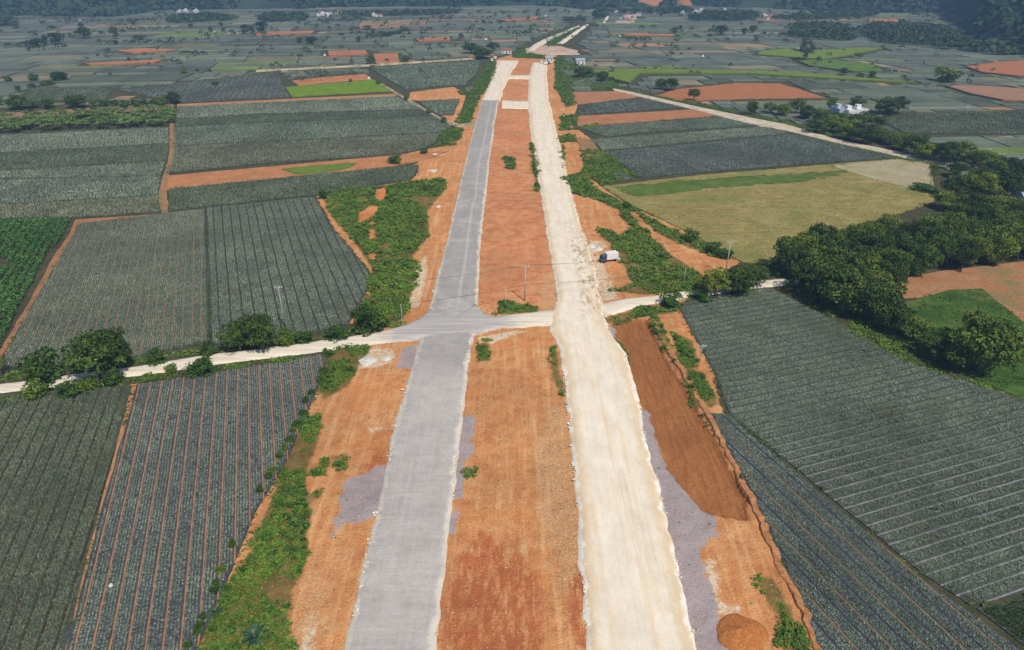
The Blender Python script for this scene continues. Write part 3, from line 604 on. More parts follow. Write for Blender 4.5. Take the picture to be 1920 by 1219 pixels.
for k_, q in enumerate([[(615, 98), (685, 96), (690, 104), (617, 106)], [(700, 103), (745, 101), (750, 120), (705, 121)], [(780, 74), (842, 71), (845, 77), (785, 79)], [(220, 97), (270, 92), (330, 95), (250, 102)], [(160, 121), (305, 114), (290, 120), (170, 124)],
                        [(485, 62), (590, 59), (585, 64), (480, 67)], [(1175, 65), (1265, 66), (1260, 69), (1170, 68)], [(935, 38), (1010, 33), (1005, 37), (950, 41)], [(1780, 30), (1800, 20), (1835, 18), (1850, 25), (1830, 38), (1795, 40)], [(1630, 38), (1680, 37), (1690, 44), (1630, 44)]]):
    plot(q, (0.38, 0.15, 0.07), (0.46, 0.2, 0.10), 'bare_plot', z=1.1 if k_ != 8 else 2.0, seed=21+k_, sc=0.05, fine=0.8)

# ---------------------------------------------------------------- far farmland: hundreds of plots
KEEP = AVOID + corridor + [GP([(-60, 215), (0, 205), (325, 195), (325, 250), (-60, 262)]), GP([(983, 100), (985, 86), (1030, 66), (1085, 44), (1110, 43), (1085, 74), (1075, 84), (1090, 103)]),
                           GP([(-200, 415), (150, 412), (140, 425), (0, 670), (-200, 800)]), GP([(1440, 400), (1760, 355), (2100, 330), (2100, 480), (1920, 492), (1680, 525), (1500, 545)])]
roadlines = [GP(up2), GP([(480, 134), (700, 123), (890, 110)]), GP([(708, 155), (800, 211), (832, 229), (890, 233)]), GP(up[:1]+up[1:])]
def near_line(px, py, Ls, d):
    o = np.zeros(px.shape, bool)
    for P in Ls:
        for i in range(len(P)-1):
            ax, ay = P[i]; ex, ey = P[i+1]-P[i]
            t = np.clip(((px-ax)*ex+(py-ay)*ey)/(ex*ex+ey*ey+1e-9), 0, 1)
            o |= (px-ax-t*ex)**2+(py-ay-t*ey)**2 < d*d
    return o
ca, sa = math.cos(0.075), math.sin(0.075)
plots = []; rr = random.Random(11)
def warp(x, y):
    x = np.asarray(x, float); y = np.asarray(y, float)
    k_ = np.clip((y-420)/400, 0, 1)
    x2 = x + k_*(30*np.sin(y/170+x/400) + 10*np.sin(y/60)); y2 = y + k_*(24*np.sin(x/210+1.3) + 9*np.sin(x/77+y/130))
    return x2*ca-y2*sa, x2*sa+y2*ca
def bsp(x0, x1, y0, y1, depth=0):
    wd, ht = x1-x0, y1-y0; ym = (y0+y1)/2
    k = 1.0 + max(0, ym-500)/700
    tw = rr.uniform(45, 130)*k; th = rr.uniform(14, 38)*k
    if wd > tw and (wd/ht > 2.6*rr.uniform(.6, 1.5) or ht < th):
        c_ = x0+wd*rr.uniform(.35, .65); bsp(x0, c_, y0, y1, depth+1); bsp(c_, x1, y0, y1, depth+1); return
    if ht > th:
        c_ = y0+ht*rr.uniform(.35, .65); bsp(x0, x1, y0, c_, depth+1); bsp(x0, x1, c_, y1, depth+1); return
    gx, gy = np.meshgrid(np.linspace(x0, x1, 7), np.linspace(y0, y1, 5)); gx = gx.ravel(); gy = gy.ravel()
    wx, wy = warp(gx, gy)
    bad = (sd_multi(wx, wy, KEEP, 6.0) > -1.5) | near_line(wx, wy, roadlines, 5)
    if bad.any():
        if wd > 18 and ht > 5 and not bad.all():
            if wd > ht*1.5: c_ = (x0+x1)/2; bsp_small(x0, c_, y0, y1); bsp_small(c_, x1, y0, y1)
            else: c_ = (y0+y1)/2; bsp_small(x0, x1, y0, c_); bsp_small(x0, x1, c_, y1)
        return
    plots.append((x0, x1, y0, y1, rr.random()))
def bsp_small(x0, x1, y0, y1):
    wd, ht = x1-x0, y1-y0
    gx, gy = np.meshgrid(np.linspace(x0, x1, 6), np.linspace(y0, y1, 5)); gx = gx.ravel(); gy = gy.ravel()
    wx, wy = warp(gx, gy)
    bad = (sd_multi(wx, wy, KEEP, 6.0) > -1.5) | near_line(wx, wy, roadlines, 5)
    if not bad.any(): plots.append((x0, x1, y0, y1, rr.random())); return
    if bad.all() or wd < 8 or ht < 4: return
    if wd > ht*1.3: c_ = (x0+x1)/2; bsp_small(x0, c_, y0, y1); bsp_small(c_, x1, y0, y1)
    else: c_ = (y0+y1)/2; bsp_small(x0, x1, y0, c_); bsp_small(x0, x1, c_, y1)
bsp(-1150, 1250, 215, 1330)
palette = [((0.125, 0.145, 0.11), 30), ((0.14, 0.162, 0.115), 22), ((0.11, 0.125, 0.105), 18), ((0.165, 0.185, 0.13), 15), ((0.085, 0.10, 0.07), 8), ((0.16, 0.16, 0.085), 6), ((0.30, 0.18, 0.105), 5), ((0.15, 0.20, 0.06), 2.5), ((0.24, 0.205, 0.135), 5)]
pw = sum(p[1] for p in palette)
V = []; F = []; COL = []; ROW = []
for (x0, x1, y0, y1, q) in plots:
    g_ = 0.15 + 0.0004*y0 + (0.5 if rr.random() < .3 else 0); t = q*pw
    for c_, w_ in palette:
        t -= w_
        if t <= 0: break
    bare = c_[0] > 0.15; h = 0.25 if bare else rr.uniform(0.35, 0.7)
    x0 += g_; x1 -= g_; y0 += g_; y1 -= g_
    if x1-x0 < 2 or y1-y0 < 2: continue
    nseg = max(2, int((x1-x0)/12)); b = len(V); fx = np.linspace(x0, x1, nseg+1)
    bend = rr.uniform(-1, 1)*0.004
    ring = [(x, y0) for x in fx] + [(x, y1) for x in fx[::-1]]
    for (x, y) in ring:
        yb = y + bend*0.02*(x-x0)*(x1-x)
        j1 = (rr.random()-.5)*0.9
        wx_, wy_ = warp(x, yb+j1); V.append((float(wx_), float(wy_), h))
    n = len(ring)
    for i in range(n): v = V[b+i]; V.append((v[0], v[1], -0.6))
    for i in range(nseg): F.append((b+i, b+i+1, b+n-2-i, b+n-1-i))
    for i in range(n): j = (i+1) % n; F.append((b+i, b+n+i, b+n+j, b+j))
    v_ = rr.uniform(0.9, 1.12); cc = tuple(a*v_ for a in c_)
    COL += [cc]*(nseg+n); ROW += [0.0 if bare else rr.random()]*(nseg+n)
fm = NM('farmland', 0.95, 0.1)
cc = fm.attr('col', True); rw = fm.attr('row')
cc = fm.mul(cc, fm.step(fm.noise(0.045, 4), 0.3, 0.7, 0.84, 1.18)); cc = fm.mul(cc, fm.step(fm.noise(0.9, 4, rough=0.8), 0.3, 0.7, 0.72, 1.3))
r1 = fm.noise(1, 2, vec=fm.co((0.01, 0.35, 1), rot=-0.08)); cc = fm.mul(cc, fm.step(r1, 0.35, 0.65, 0.9, 1.1))
r2 = fm.noise(1, 2, vec=fm.co((0.33, 0.004, 1), rot=-0.15)); cc = fm.mix(fm.math('MULTIPLY', fm.step(r2, 0.5, 0.7), fm.step(rw, 0.75, 0.76, 0, 0.35)), cc, (0.16, 0.13, 0.12))
fm.base(cc); fm.bump(fm.noise(1.2, 4, rough=0.8), 0.6, 0.4)
me = mesh_np('farmland', np.array(V), np.array(F), [fm.m])
a_ = me.attributes.new('col', 'FLOAT_COLOR', 'FACE'); a_.data.foreach_set('color', np.array([(*c_, 1) for c_ in COL], np.float32).ravel())
a_ = me.attributes.new('row', 'FLOAT', 'FACE'); a_.data.foreach_set('value', np.array(ROW, np.float32))
tag(link('farmland', me), 'patchwork of distant grey green crop plots reaching to the hills', 'farmland', kind='stuff')
print('plots', len(plots))

# ================================================================== HILLS
HB = [(-400, 34), (0, 31), (200, 33), (235, 32), (290, 20), (480, 19), (700, 14), (900, 13), (1040, 12), (1100, 18), (1250, 12), (1450, 17), (1600, 24), (1700, 26), (1770, 24), (1800, 35), (1815, 62), (1850, 98), (1900, 106), (2000, 112), (2300, 120)]
hbp = GP(HB); hba = np.arctan2(hbp[:, 0], hbp[:, 1]); hbr = np.hypot(hbp[:, 0], hbp[:, 1])
def hill_h(x, y):
    a = np.arctan2(x, np.maximum(y, 1)); r_ = np.hypot(x, y); b = np.interp(a, hba, hbr) + (fbm(a*40, a*0, 3, 3)-.5)*60
    rise = r_-b
    n = fbm(x/420, y/420, 77, 5); n2 = fbm(x/90, y/90, 78, 4)
    h = 240*sstep(rise, 0, 900)*(0.45+0.9*n) + 26*sstep(rise, 0, 90)*(0.3+n2) + 18*sstep(rise, 10, 200)*n2
    return np.where(rise > 0, h, -3.0), rise
hx = np.arange(-2600, 2601, 20.0); hy = np.arange(440, 3301, 18.0)
HX, HY = np.meshgrid(hx, hy); hz, rise = hill_h(HX.ravel(), HY.ravel())
I = np.arange(len(hx)*len(hy)).reshape(len(hy), len(hx))
F = np.stack([I[:-1, :-1], I[:-1, 1:], I[1:, 1:], I[1:, :-1]], -1).reshape(-1, 4)
F = F[(rise[F] > -40).any(1)]
hm = NM('hillside', 0.95, 0.1)
c = hm.mix(hm.step(hm.noise(0.01, 6, rough=0.7), 0.35, 0.65), (0.018, 0.036, 0.026), (0.045, 0.068, 0.035))
c = hm.mix(hm.step(hm.math('ADD', hm.attr('scar'), hm.math('MULTIPLY', hm.math('SUBTRACT', hm.noise(0.03, 4), .5), 50)), -4, 6), c, (0.40, 0.17, 0.09))
hm.base(c); me = mesh_np('hills', np.stack([HX.ravel(), HY.ravel(), hz], 1), F, [hm.m], smooth=True)
scars = [GP([(1195, 13), (1235, 13), (1258, 4), (1262, -8), (1240, -6), (1218, 3)])+0, GP([(1268, 13), (1300, 13), (1296, 11), (1280, 10.5)])]
# the scar polygons are measured on flat ground, so pull them onto the rising slope
scars = [s_*np.array([1, 1.0]) for s_ in scars]
vattr(me, 'scar', sd_multi(HX.ravel(), HY.ravel(), scars, 20)); tag(link('hills', me), kind='structure')
def blob_forest(x, y, z, rad, nl, leaf, seed, flatten=0.8):
    r = np.random.default_rng(seed); n = len(x)
    d = r.normal(0, 1, (n, nl, 3)); d[..., 2] = np.abs(d[..., 2])*0.9+0.05; d /= np.linalg.norm(d, axis=-1, keepdims=True)
    c_ = np.stack([x, y, z], 1)[:, None, :]; rd = np.asarray(rad)[:, None, None]
    P = c_ + d*rd*r.uniform(.8, 1.1, (n, nl, 1))*np.array([1, 1, flatten])
    N = (d + r.normal(0, .35, d.shape)).reshape(-1, 3)
    V, F = leafq(P.reshape(-1, 3), N, np.repeat(rad, nl)*leaf, seed, 0.8)
    rn = np.clip(np.repeat(r.uniform(0, 1, n), nl)*.65 + r.uniform(0, .35, n*nl), 0, 1)
    return V, F, rn
n = 60000; x = rng.uniform(-1500, 1700, n); y = rng.uniform(470, 2300, n)
z_, ri = hill_h(x, y); k_ = (ri > 2) & (np.abs(x) < 250+y*0.80) & (z_ < 260) & (rng.random(n) < np.clip(900/np.maximum(ri, 1), 0.15, 1)) & (fbm(x/80, y/80, 66, 3) > 0.30) & (sd_multi(x, y, scars, 20) < -2)
k_ &= rng.random(n) < 0.75
x, y, z_ = x[k_], y[k_], z_[k_]; rad = rng.uniform(4, 8.5, len(x))
V, F, rn = blob_forest(x, y, z_+rad*0.3, rad, 13, 0.95, 5)
L_far = leafmat('forest_leaf', (0.018, 0.04, 0.022), (0.055, 0.095, 0.035), 0.006)
tag(link('forest', mesh_np('forest', V, F, [L_far], rnd=rn)), 'dark blue green forest covering the hills along the top edge', 'forest', kind='stuff')
print('hill blobs', len(x))
# woodland belts on the plain
belts = [GP(p) for p in [[(1478, 66), (1500, 52), (1540, 50), (1590, 56), (1600, 76), (1560, 79), (1490, 72)], [(1600, 60), (1640, 52), (1700, 50), (1740, 52), (1800, 66), (1830, 80), (1740, 88), (1640, 82)],
                         [(1730, 90), (1800, 78), (1870, 78), (1990, 90), (1990, 112), (1900, 108), (1800, 98)], [(1290, 36), (1330, 26), (1400, 26), (1430, 36), (1380, 41), (1300, 41)], [(1440, 38), (1520, 30), (1640, 28), (1640, 33), (1500, 40)],
                         [(485, 38), (520, 30), (575, 32), (580, 40), (490, 44)], [(620, 31), (800, 25), (860, 24), (860, 27), (700, 32)], [(1110, 35), (1120, 22), (1140, 24), (1135, 36)], [(1140, 24), (1290, 18), (1300, 26), (1200, 27)],
                         [(310, 42), (330, 35), (400, 32), (450, 38), (400, 42), (330, 45)], [(1055, 44), (1075, 38), (1100, 38), (1090, 44)], [(0, 50), (10, 40), (30, 40), (30, 50)]]]
pts = sample_polys(belts, 0.045, 6, 20, 71); rad = rng.uniform(2.2, 4.6, len(pts))
V, F, rn = blob_forest(pts[:, 0], pts[:, 1], rad*0.7, rad, 26, 0.6, 6, 1.0)
L_wood = leafmat('wood_leaf', (0.02, 0.042, 0.016), (0.075, 0.115, 0.03), 0.02)
tag(link('woodland', mesh_np('woodland', V, F, [L_wood], rnd=rn)), 'belts of dark woodland on the plain below the hills', 'woodland', kind='stuff')

# ================================================================== WEEDS, BANANA, CASSAVA, RUBBLE
L_weed = leafmat('weed_leaf', (0.055, 0.105, 0.012), (0.17, 0.28, 0.035), 0.12, alt=(0.09, 0.13, 0.05))
L_weedd = leafmat('weed_leaf_dark', (0.028, 0.07, 0.013), (0.11, 0.195, 0.032), 0.3)
def weeds(polys, dens, size, hmax, label, name='weeds', amp=1.3, seed=80, m=L_weed, nl=7, thin=0.0, holes=None, nsc=3.0):
    p = sample_polys(polys, dens, amp, nsc, seed, holes, thin)
    r = np.random.default_rng(seed+5); n = len(p)
    x, y = p[:, 0], p[:, 1]; gz = ground_h(x, y); bulk = np.clip(fbm(x/2.2, y/2.2, seed, 3)*1.8-0.45, 0.1, 1.0)
    sz = size*r.uniform(.6, 1.25, n)
    off = r.normal(0, .5, (n, nl, 3))*(sz[:, None, None]); off[..., 2] = r.uniform(0, 1, (n, nl))*(hmax*bulk)[:, None]
    P = np.stack([x, y, gz], 1)[:, None, :]+off+np.array([0, 0, .05])
    N = r.normal(0, .55, (n*nl, 3)); N[:, 2] = np.abs(N[:, 2])+.6
    V, F = leafq(P.reshape(-1, 3), N, np.repeat(sz, nl), seed, 0.55)
    rn = np.clip(np.repeat(r.uniform(0, .6, n), nl)+r.uniform(0, .4, n*nl), 0, 1)
    print(name, n)
    return tag(link(name, mesh_np(name, V, F, [m], rnd=rn)), label, 'weeds', kind='stuff')
near = [greenz[i] for i in (1, 2, 10, 13, 14, 15, 16, 17, 18)]+greenz[22:]; farg = [greenz[i] for i in (0, 3, 4, 5, 6, 7, 8, 9, 11, 12, 19, 20, 21)]
weeds(near, 9, 0.34, 0.55, 'low green weeds spreading over the orange soil near the camera', seed=81, thin=0.38, amp=1.9, nsc=3)
weeds(near, 0.8, 0.42, 1.1, 'taller leafy clumps among the weeds near the camera', 'weed_clumps', seed=85, thin=0.45, amp=1.0, nl=40, m=L_weedd)
weeds(farg, 3.2, 0.6, 1.1, 'thick green undergrowth along the far verges of the road works', seed=83, thin=0.34, holes=mounds, amp=2.6, nsc=5)
weeds(farg, 0.10, 0.55, 1.3, 'dark shrubby clumps rising from the far verges of the road works', 'weed_clumps', seed=87, thin=0.40, amp=2.0, nl=60, m=L_weedd, holes=mounds, nsc=5)
weeds(corridor, 0.05, 0.16, 0.2, 'sparse small tufts scattered over the orange soil', 'weed_tufts', seed=88, thin=0.56, amp=0, nl=12, nsc=5)
# thin ragged weeds along field edges
def edge_strips(polys, wd):
    out = []
    for P in polys:
        n = len(P)
        for i in range(n):
            a, b = P[i], P[(i+1) % n]; L = np.linalg.norm(b-a)
            if L < 8 or min(a[1], b[1]) > 480 or max(abs(a[0]), abs(b[0])) > 330: continue
            nr = np.array([-(b-a)[1], (b-a)[0]])/L*wd/2; out.append(np.array([a-nr, b-nr, b+nr, a+nr]))
    return out
es = edge_strips([P for P in AVOID if P[:, 1].min() < 430], 1.0)
L_edge = leafmat('edge_leaf', (0.035, 0.06, 0.015), (0.11, 0.14, 0.045), 0.1)
x_keep = weeds(es, 1.3, 0.5, 0.5, 'thin ragged weeds growing along the plot boundaries', seed=90, m=L_edge, thin=0.42, nl=6, amp=0.4, nsc=8)
weeds([GP(p) for p in [[(0, 700), (260, 668), (400, 655), (640, 628), (760, 603), (760, 612), (700, 622), (400, 662), (130, 700), (0, 718)],
                       [(0, 745), (130, 726), (260, 708), (560, 668), (560, 676), (260, 718), (0, 760)], [(1440, 244), (1560, 268), (1720, 302), (1860, 328), (1860, 334), (1700, 304), (1440, 248)], [(1170, 168), (1290, 190), (1420, 216), (1560, 250), (1560, 256), (1420, 222), (1160, 168)],
                       [(1630, 590), (1750, 690), (1920, 745), (2000, 770), (2000, 790), (1900, 745), (1700, 685), (1560, 605)], [(1300, 530), (1440, 515), (1440, 535), (1290, 562), (1270, 566)], [(1440, 500), (1700, 525), (1640, 570), (1560, 600), (1480, 555)]]],
      2.6, 0.5, 0.9, 'green verge plants lining the dirt roads and the grove', seed=95, thin=0.36)
# grass blades over the bright field at right
weeds([GP([(1650, 615), (1690, 575), (1780, 550), (1838, 546), (1895, 590), (1955, 640), (2050, 700), (2060, 800), (1920, 745), (1780, 685)])], 4.5, 0.42, 0.5, 'bright low grass on the rise behind the right hand trees', 'grass', seed=97, m=leafmat('bright_grass', (0.03, 0.075, 0.01), (0.10, 0.20, 0.03)), thin=0.3)
# khaki stubble texture
weeds([GP([(1135, 352), (1300, 332), (1680, 300), (1740, 308), (1748, 375), (1600, 425), (1445, 492), (1395, 488), (1300, 436), (1190, 386)])], 2.2, 0.45, 0.18, 'short khaki stubble over the mown field', 'stubble', seed=98,
      m=leafmat('stubble_leaf', (0.13, 0.13, 0.04), (0.36, 0.31, 0.13), 0.03), thin=0.40, nl=5)
# banana plantation
ban = GP([(-60, 228), (0, 224), (326, 206), (324, 238), (0, 250), (-60, 254)])
p = sample_polys([ban], 0.11, 0.5, 3, 101); r = np.random.default_rng(5); n = len(p); nl = 9
az = np.arange(nl)[None]*2.4 + r.uniform(0, 6.3, (n, 1)); Hh = r.uniform(1.6, 2.6, (n, 1))
V = []; Fq = []
for seg in range(2):
    r0, r1 = (0.1, 1.3) if seg == 0 else (1.3, 2.3); z0, z1 = (0.0, 0.9) if seg == 0 else (0.9, 0.5)
    d = np.stack([np.cos(az), np.sin(az)], -1); s_ = np.stack([-np.sin(az), np.cos(az)], -1); w0, w1 = (.15, .38) if seg == 0 else (.38, .08)
    base = p[:, None, :]
    def pt(rad, wv, zz): return np.concatenate([base+d*rad+s_*wv, (Hh+zz)[..., None]*np.ones((n, nl, 1))], -1)
    q = np.stack([pt(r0, -w0, z0), pt(r1, -w1, z1), pt(r1, w1, z1), pt(r0, w0, z0)], 2)
    V.append(q.reshape(-1, 3))
st_ = []
for i_ in range(3):
    a1, a2 = 2.094*i_, 2.094*(i_+1); P0 = np.concatenate([p, np.zeros((n, 1))], 1)
    o1 = np.array([math.cos(a1), math.sin(a1), 0])*.16; o2 = np.array([math.cos(a2), math.sin(a2), 0])*.16; up_ = np.concatenate([np.zeros((n, 2)), Hh], 1)
    st_.append(np.stack([P0+o1, P0+o2, P0+o2*.6+up_, P0+o1*.6+up_], 1).reshape(-1, 3))
VV = np.concatenate(V+st_); F = np.arange(len(VV)).reshape(-1, 4)
nleaf = 2*n*nl; rn = np.concatenate([np.tile(r.uniform(0, 1, n*nl), 2), np.full(3*n, .5)]); fmi = np.concatenate([np.zeros(nleaf), np.ones(3*n)])
tag(link('banana_plantation', mesh_np('banana_plantation', VV, F, [leafmat('banana_leaf', (0.04, 0.09, 0.02), (0.17, 0.24, 0.05), 0.08, trans=0.15), flat('banana_stem', (0.12, 0.11, 0.05))], fmi, rn)),
    'block of broad leaved banana plants on the upper left', 'banana plants', kind='stuff')
# cassava: lines of bushes
cas = GP([(-140, 418), (0, 416), (140, 414), (128, 440), (100, 472), (55, 560), (4, 652), (-60, 750), (-200, 800)])
d = row_dir(VPC); nrm = np.array([-d[1], d[0]]); s = cas@nrm; t = cas@d
SS, TT = np.meshgrid(np.arange(s.min(), s.max(), 1.9), np.arange(t.min(), t.max(), 0.75)); SS = SS.ravel()+rng.normal(0, .12, SS.size); TT = TT.ravel()+rng.uniform(-.4, .4, TT.size)
x = SS*nrm[0]+TT*d[0]; y = SS*nrm[1]+TT*d[1]
hole = GP([(-20, 490), (12, 487), (22, 498), (5, 508), (-20, 512)])
k_ = (sdist(x, y, cas) > 0.4) & (sdist(x, y, hole) < 0); x, y = x[k_], y[k_]; rad = rng.uniform(.55, .95, len(x))
V, F, rn = blob_forest(x, y, 0.8+rng.uniform(-.1, .35, len(x)), rad, 18, 0.6, 33, 0.85)
tag(link('cassava_field', mesh_np('cassava_field', V, F, [leafmat('cassava_leaf', (0.035, 0.105, 0.022), (0.085, 0.21, 0.04), 0.05)], rnd=rn)), 'bright green bushy cassava crop at the left edge', 'crop field', kind='stuff')
# long bare strips around the cassava and footpath
plot([(142, 412), (300, 402), (300, 404), (150, 420), (62, 572), (5, 670), (-30, 720), (-40, 715), (1, 655), (54, 568), (103, 478), (132, 436)], (0.27, 0.13, 0.065), (0.36, 0.18, 0.09), 'bare_strip', z=0.1, seed=61, amp=0.3)
plot([(318, 232), (326, 232), (330, 275), (320, 315), (313, 350), (316, 399), (302, 400), (298, 365), (305, 328), (316, 300), (318, 268)], (0.40, 0.2, 0.09), (0.22, 0.16, 0.07), 'footpath', z=0.2, seed=62, amp=0.5)
plot([(-100, 216), (0, 212), (325, 194), (327, 205), (0, 223), (-100, 228)], (0.26, 0.15, 0.09), (0.32, 0.19, 0.12), 'bare_strip', z=0.15, seed=63)
plot([(244, 722), (260, 720), (192, 960), (124, 1245), (112, 1245), (184, 960)], (0.42, 0.19, 0.085), (0.5, 0.24, 0.1), 'bare_strip', z=0.12, seed=64, amp=0.15)
# rubble and stones
def rocks(pts, smin, smax, mat, name, label, seed=1, zoff=0.0, zarr=None):
    r = np.random.default_rng(seed); n = len(pts)
    oc = np.array([(1, 0, 0), (-1, 0, 0), (0, 1, 0), (0, -1, 0), (0, 0, 1), (0, 0, -1)], float)
    fc = np.array([(0, 2, 4), (2, 1, 4), (1, 3, 4), (3, 0, 4), (2, 0, 5), (1, 2, 5), (3, 1, 5), (0, 3, 5)])
    sz = r.uniform(smin, smax, n)*r.choice([.6, 1, 1.4], n); a = r.uniform(0, 6.28, n)
    V = oc[None]*r.uniform(.6, 1.2, (n, 6, 1))*sz[:, None, None]; V[..., 2] *= 0.6
    cx = V[..., 0]*np.cos(a)[:, None]-V[..., 1]*np.sin(a)[:, None]; cy = V[..., 0]*np.sin(a)[:, None]+V[..., 1]*np.cos(a)[:, None]
    zz = (ground_h(pts[:, 0], pts[:, 1]) if zarr is None else zarr)+zoff
    V = np.stack([cx+pts[:, 0:1], cy+pts[:, 1:2], V[..., 2]+zz[:, None]], -1)
    F = (fc[None]+np.arange(n)[:, None, None]*6).reshape(-1, 3)
    me = mesh_np(name, V.reshape(-1, 3), F, [mat], rnd=np.repeat(r.uniform(0, 1, n), 8)); return tag(link(name, me), label, 'stones', kind='stuff')
M_rock = leafmat('pale_stone', (0.55, 0.45, 0.33), (0.82, 0.76, 0.66), 0.3)
def along(pts, n, spread, seed, off=0.0, lo_=None, hi_=None):
    P = interp_edge(pts); r = np.random.default_rng(seed); T = r.uniform(lo_ or P[0, 1], hi_ or P[-1, 1], n)
    T = T[0] + (T-T[0]); x = np.interp(T, P[:, 1], P[:, 0]) + r.normal(off, spread, n)
    m_ = fbm(T/4, T*0+seed, seed, 3) > 0.50; return np.stack([x[m_], T[m_]], 1)
rp = np.concatenate([along(wh_R, 2600, .28, 1, .1, 48, 330), along(wh_L, 2200, .25, 2, -.1, 48, 330), along(asph_L, 1300, .3, 3, 0, 48, 300), along(asph_R, 900, .22, 4, 0, 48, 300)])
rocks(rp, 0.07, 0.2, M_rock, 'rubble', 'pale rubble lining the edges of both carriageways', 3, zarr=np.full(len(rp), 0.34))
rp = np.concatenate([sample_polys([pale[0], pale[7], dust[0]], 1.2, .5, 2, 9, thin=.45), sample_polys([GP([(470, 1100), (700, 760), (760, 690), (730, 900), (650, 1219), (540, 1219)]), GP([(830, 1219), (880, 700), (1040, 700), (1100, 1219)]), GP([(1340, 1000), (1430, 1000), (1500, 1219), (1400, 1219)])], 0.5, 0, 3, 12)])
rocks(rp, 0.04, 0.11, leafmat('soil_clod', (0.45, 0.22, 0.1), (0.75, 0.62, 0.45), .3), 'stones', 'loose clods and pale stones scattered on the orange soil', 5)

# ================================================================== TREES
M_bark = flat('bark', (0.16, 0.12, 0.085), 0.9, 0.1, 0.25, 4); M_bark2 = flat('pale_bark', (0.34, 0.29, 0.23), 0.9, 0.1, 0.2, 4)
L_tree = leafmat('tree_leaf', (0.022, 0.055, 0.012), (0.15, 0.235, 0.04), 0.25, trans=0.12, objvar=0.3)
L_fart = leafmat('distant_leaf', (0.018, 0.04, 0.016), (0.06, 0.095, 0.03), 0.1, objvar=0.2)
L_euc = leafmat('loose_leaf', (0.06, 0.085, 0.05), (0.15, 0.18, 0.11), 0.25, trans=0.1)
L_bush = leafmat('bush_leaf', (0.026, 0.075, 0.012), (0.125, 0.225, 0.032), 0.3, trans=0.12, objvar=0.15)
L_agave = leafmat('agave_leaf', (0.02, 0.055, 0.03), (0.06, 0.13, 0.06), 0.5, rough=0.45, spec=0.4)
def crown_mesh(name, seed, nclump, nleaf, env, leaf, cz=.6, sz=.40, sr=.5, cr=(.13, .2), mat=None, fill=0.45):
    r = np.random.default_rng(seed); cs = []
    tries = 0
    while len(cs) < nclump and tries < 4000:
        tries += 1
        d = r.normal(0, 1, 3); d /= np.linalg.norm(d); rad = r.uniform(fill, 0.92)
        q = np.array([d[0]*sr*rad, d[1]*sr*rad, cz+d[2]*sz*rad])
        if env(q, r): cs.append((q, r.uniform(*cr)))
    P = []; N = []; rn = []
    for q, c_ in cs:
        n = int(nleaf*(c_/cr[1])**1.5); d = r.normal(0, 1, (n, 3)); d[:, 2] = d[:, 2]*.8+.25; d /= np.linalg.norm(d, axis=1, keepdims=True)
        P.append(q+d*c_*r.uniform(.7, 1.08, (n, 1))*np.array([1, 1, .72])); N.append(d+r.normal(0, .45, (n, 3))); rn.append(np.clip(r.uniform(0, .65)+r.uniform(0, .35, n), 0, 1))
    P = np.concatenate(P); N = np.concatenate(N)
    V, F = leafq(P, N, np.full(len(P), leaf), seed, 0.7)
    return mesh_np(name, V, F, [mat], rnd=np.concatenate(rn)), [c_[0] for c_ in cs]
def trunk_mesh(cs, seed, base_r=.03, top=.55, mat=None, nl=6, fork=.28):
    r = random.Random(seed); mb = MB()
    mb.tube([(0, 0, -.03), (r.uniform(-.01, .01), .0, fork*.5), (r.uniform(-.03, .03), r.uniform(-.03, .03), fork), (r.uniform(-.04, .04), 0, top)], [base_r*1.25, base_r, base_r*.85, base_r*.35], 7)
    for q in r.sample(cs, min(nl, len(cs))):
        mid_ = (q[0]*.45, q[1]*.45, fork+(q[2]-fork)*.45)
        mb.tube([(0, 0, fork*.85), mid_, tuple(q)], [base_r*.6, base_r*.4, base_r*.12], 5)
    return mb
def proto(kind, seed):
    ok = lambda q, r: True
    if kind == 'round': a = dict(nclump=50, nleaf=120, env=ok, leaf=.062, cz=.56, sz=.42, sr=.48)
    elif kind == 'spread': a = dict(nclump=38, nleaf=110, env=lambda q, r: q[2] > .42 or r.random() < .3, leaf=.06, cz=.6, sz=.40, sr=.5, cr=(.11, .19))
    elif kind == 'bush': a = dict(nclump=26, nleaf=70, env=lambda q, r: q[2] > .1, leaf=.10, cz=.42, sz=.48, sr=.46, cr=(.16, .26))
    elif kind == 'tall': a = dict(nclump=44, nleaf=60, env=ok, leaf=.055, cz=.56, sz=.42, sr=.42, cr=(.08, .15))
    elif kind == 'far': a = dict(nclump=22, nleaf=36, env=ok, leaf=.12, cz=.55, sz=.42, sr=.45, cr=(.16, .26))
    elif kind == 'thin': a = dict(nclump=12, nleaf=45, env=lambda q, r: q[2] > .45, leaf=.06, cz=.74, sz=.26, sr=.42, cr=(.12, .2))
    mat = {'bush': L_bush, 'tall': L_euc, 'far': L_fart}.get(kind, L_tree)
    me, cs = crown_mesh('crown', seed, mat=mat, **a)
    root = empty({'bush': 'bush'}.get(kind, 'tree'), (0, 0, 0))
    link('crown', me, root)
    fk = .06 if kind == 'bush' else .3
    mb = trunk_mesh(cs, seed, {'bush': .02, 'tall': .018, 'thin': .018, 'far': .03}.get(kind, .028), .6, fork=fk, nl=3 if kind == 'far' else 7)
    mb.build('stem' if kind == 'bush' else 'trunk', M_bark2 if kind in ('tall', 'thin') else M_bark, root, smooth=True)
    return root
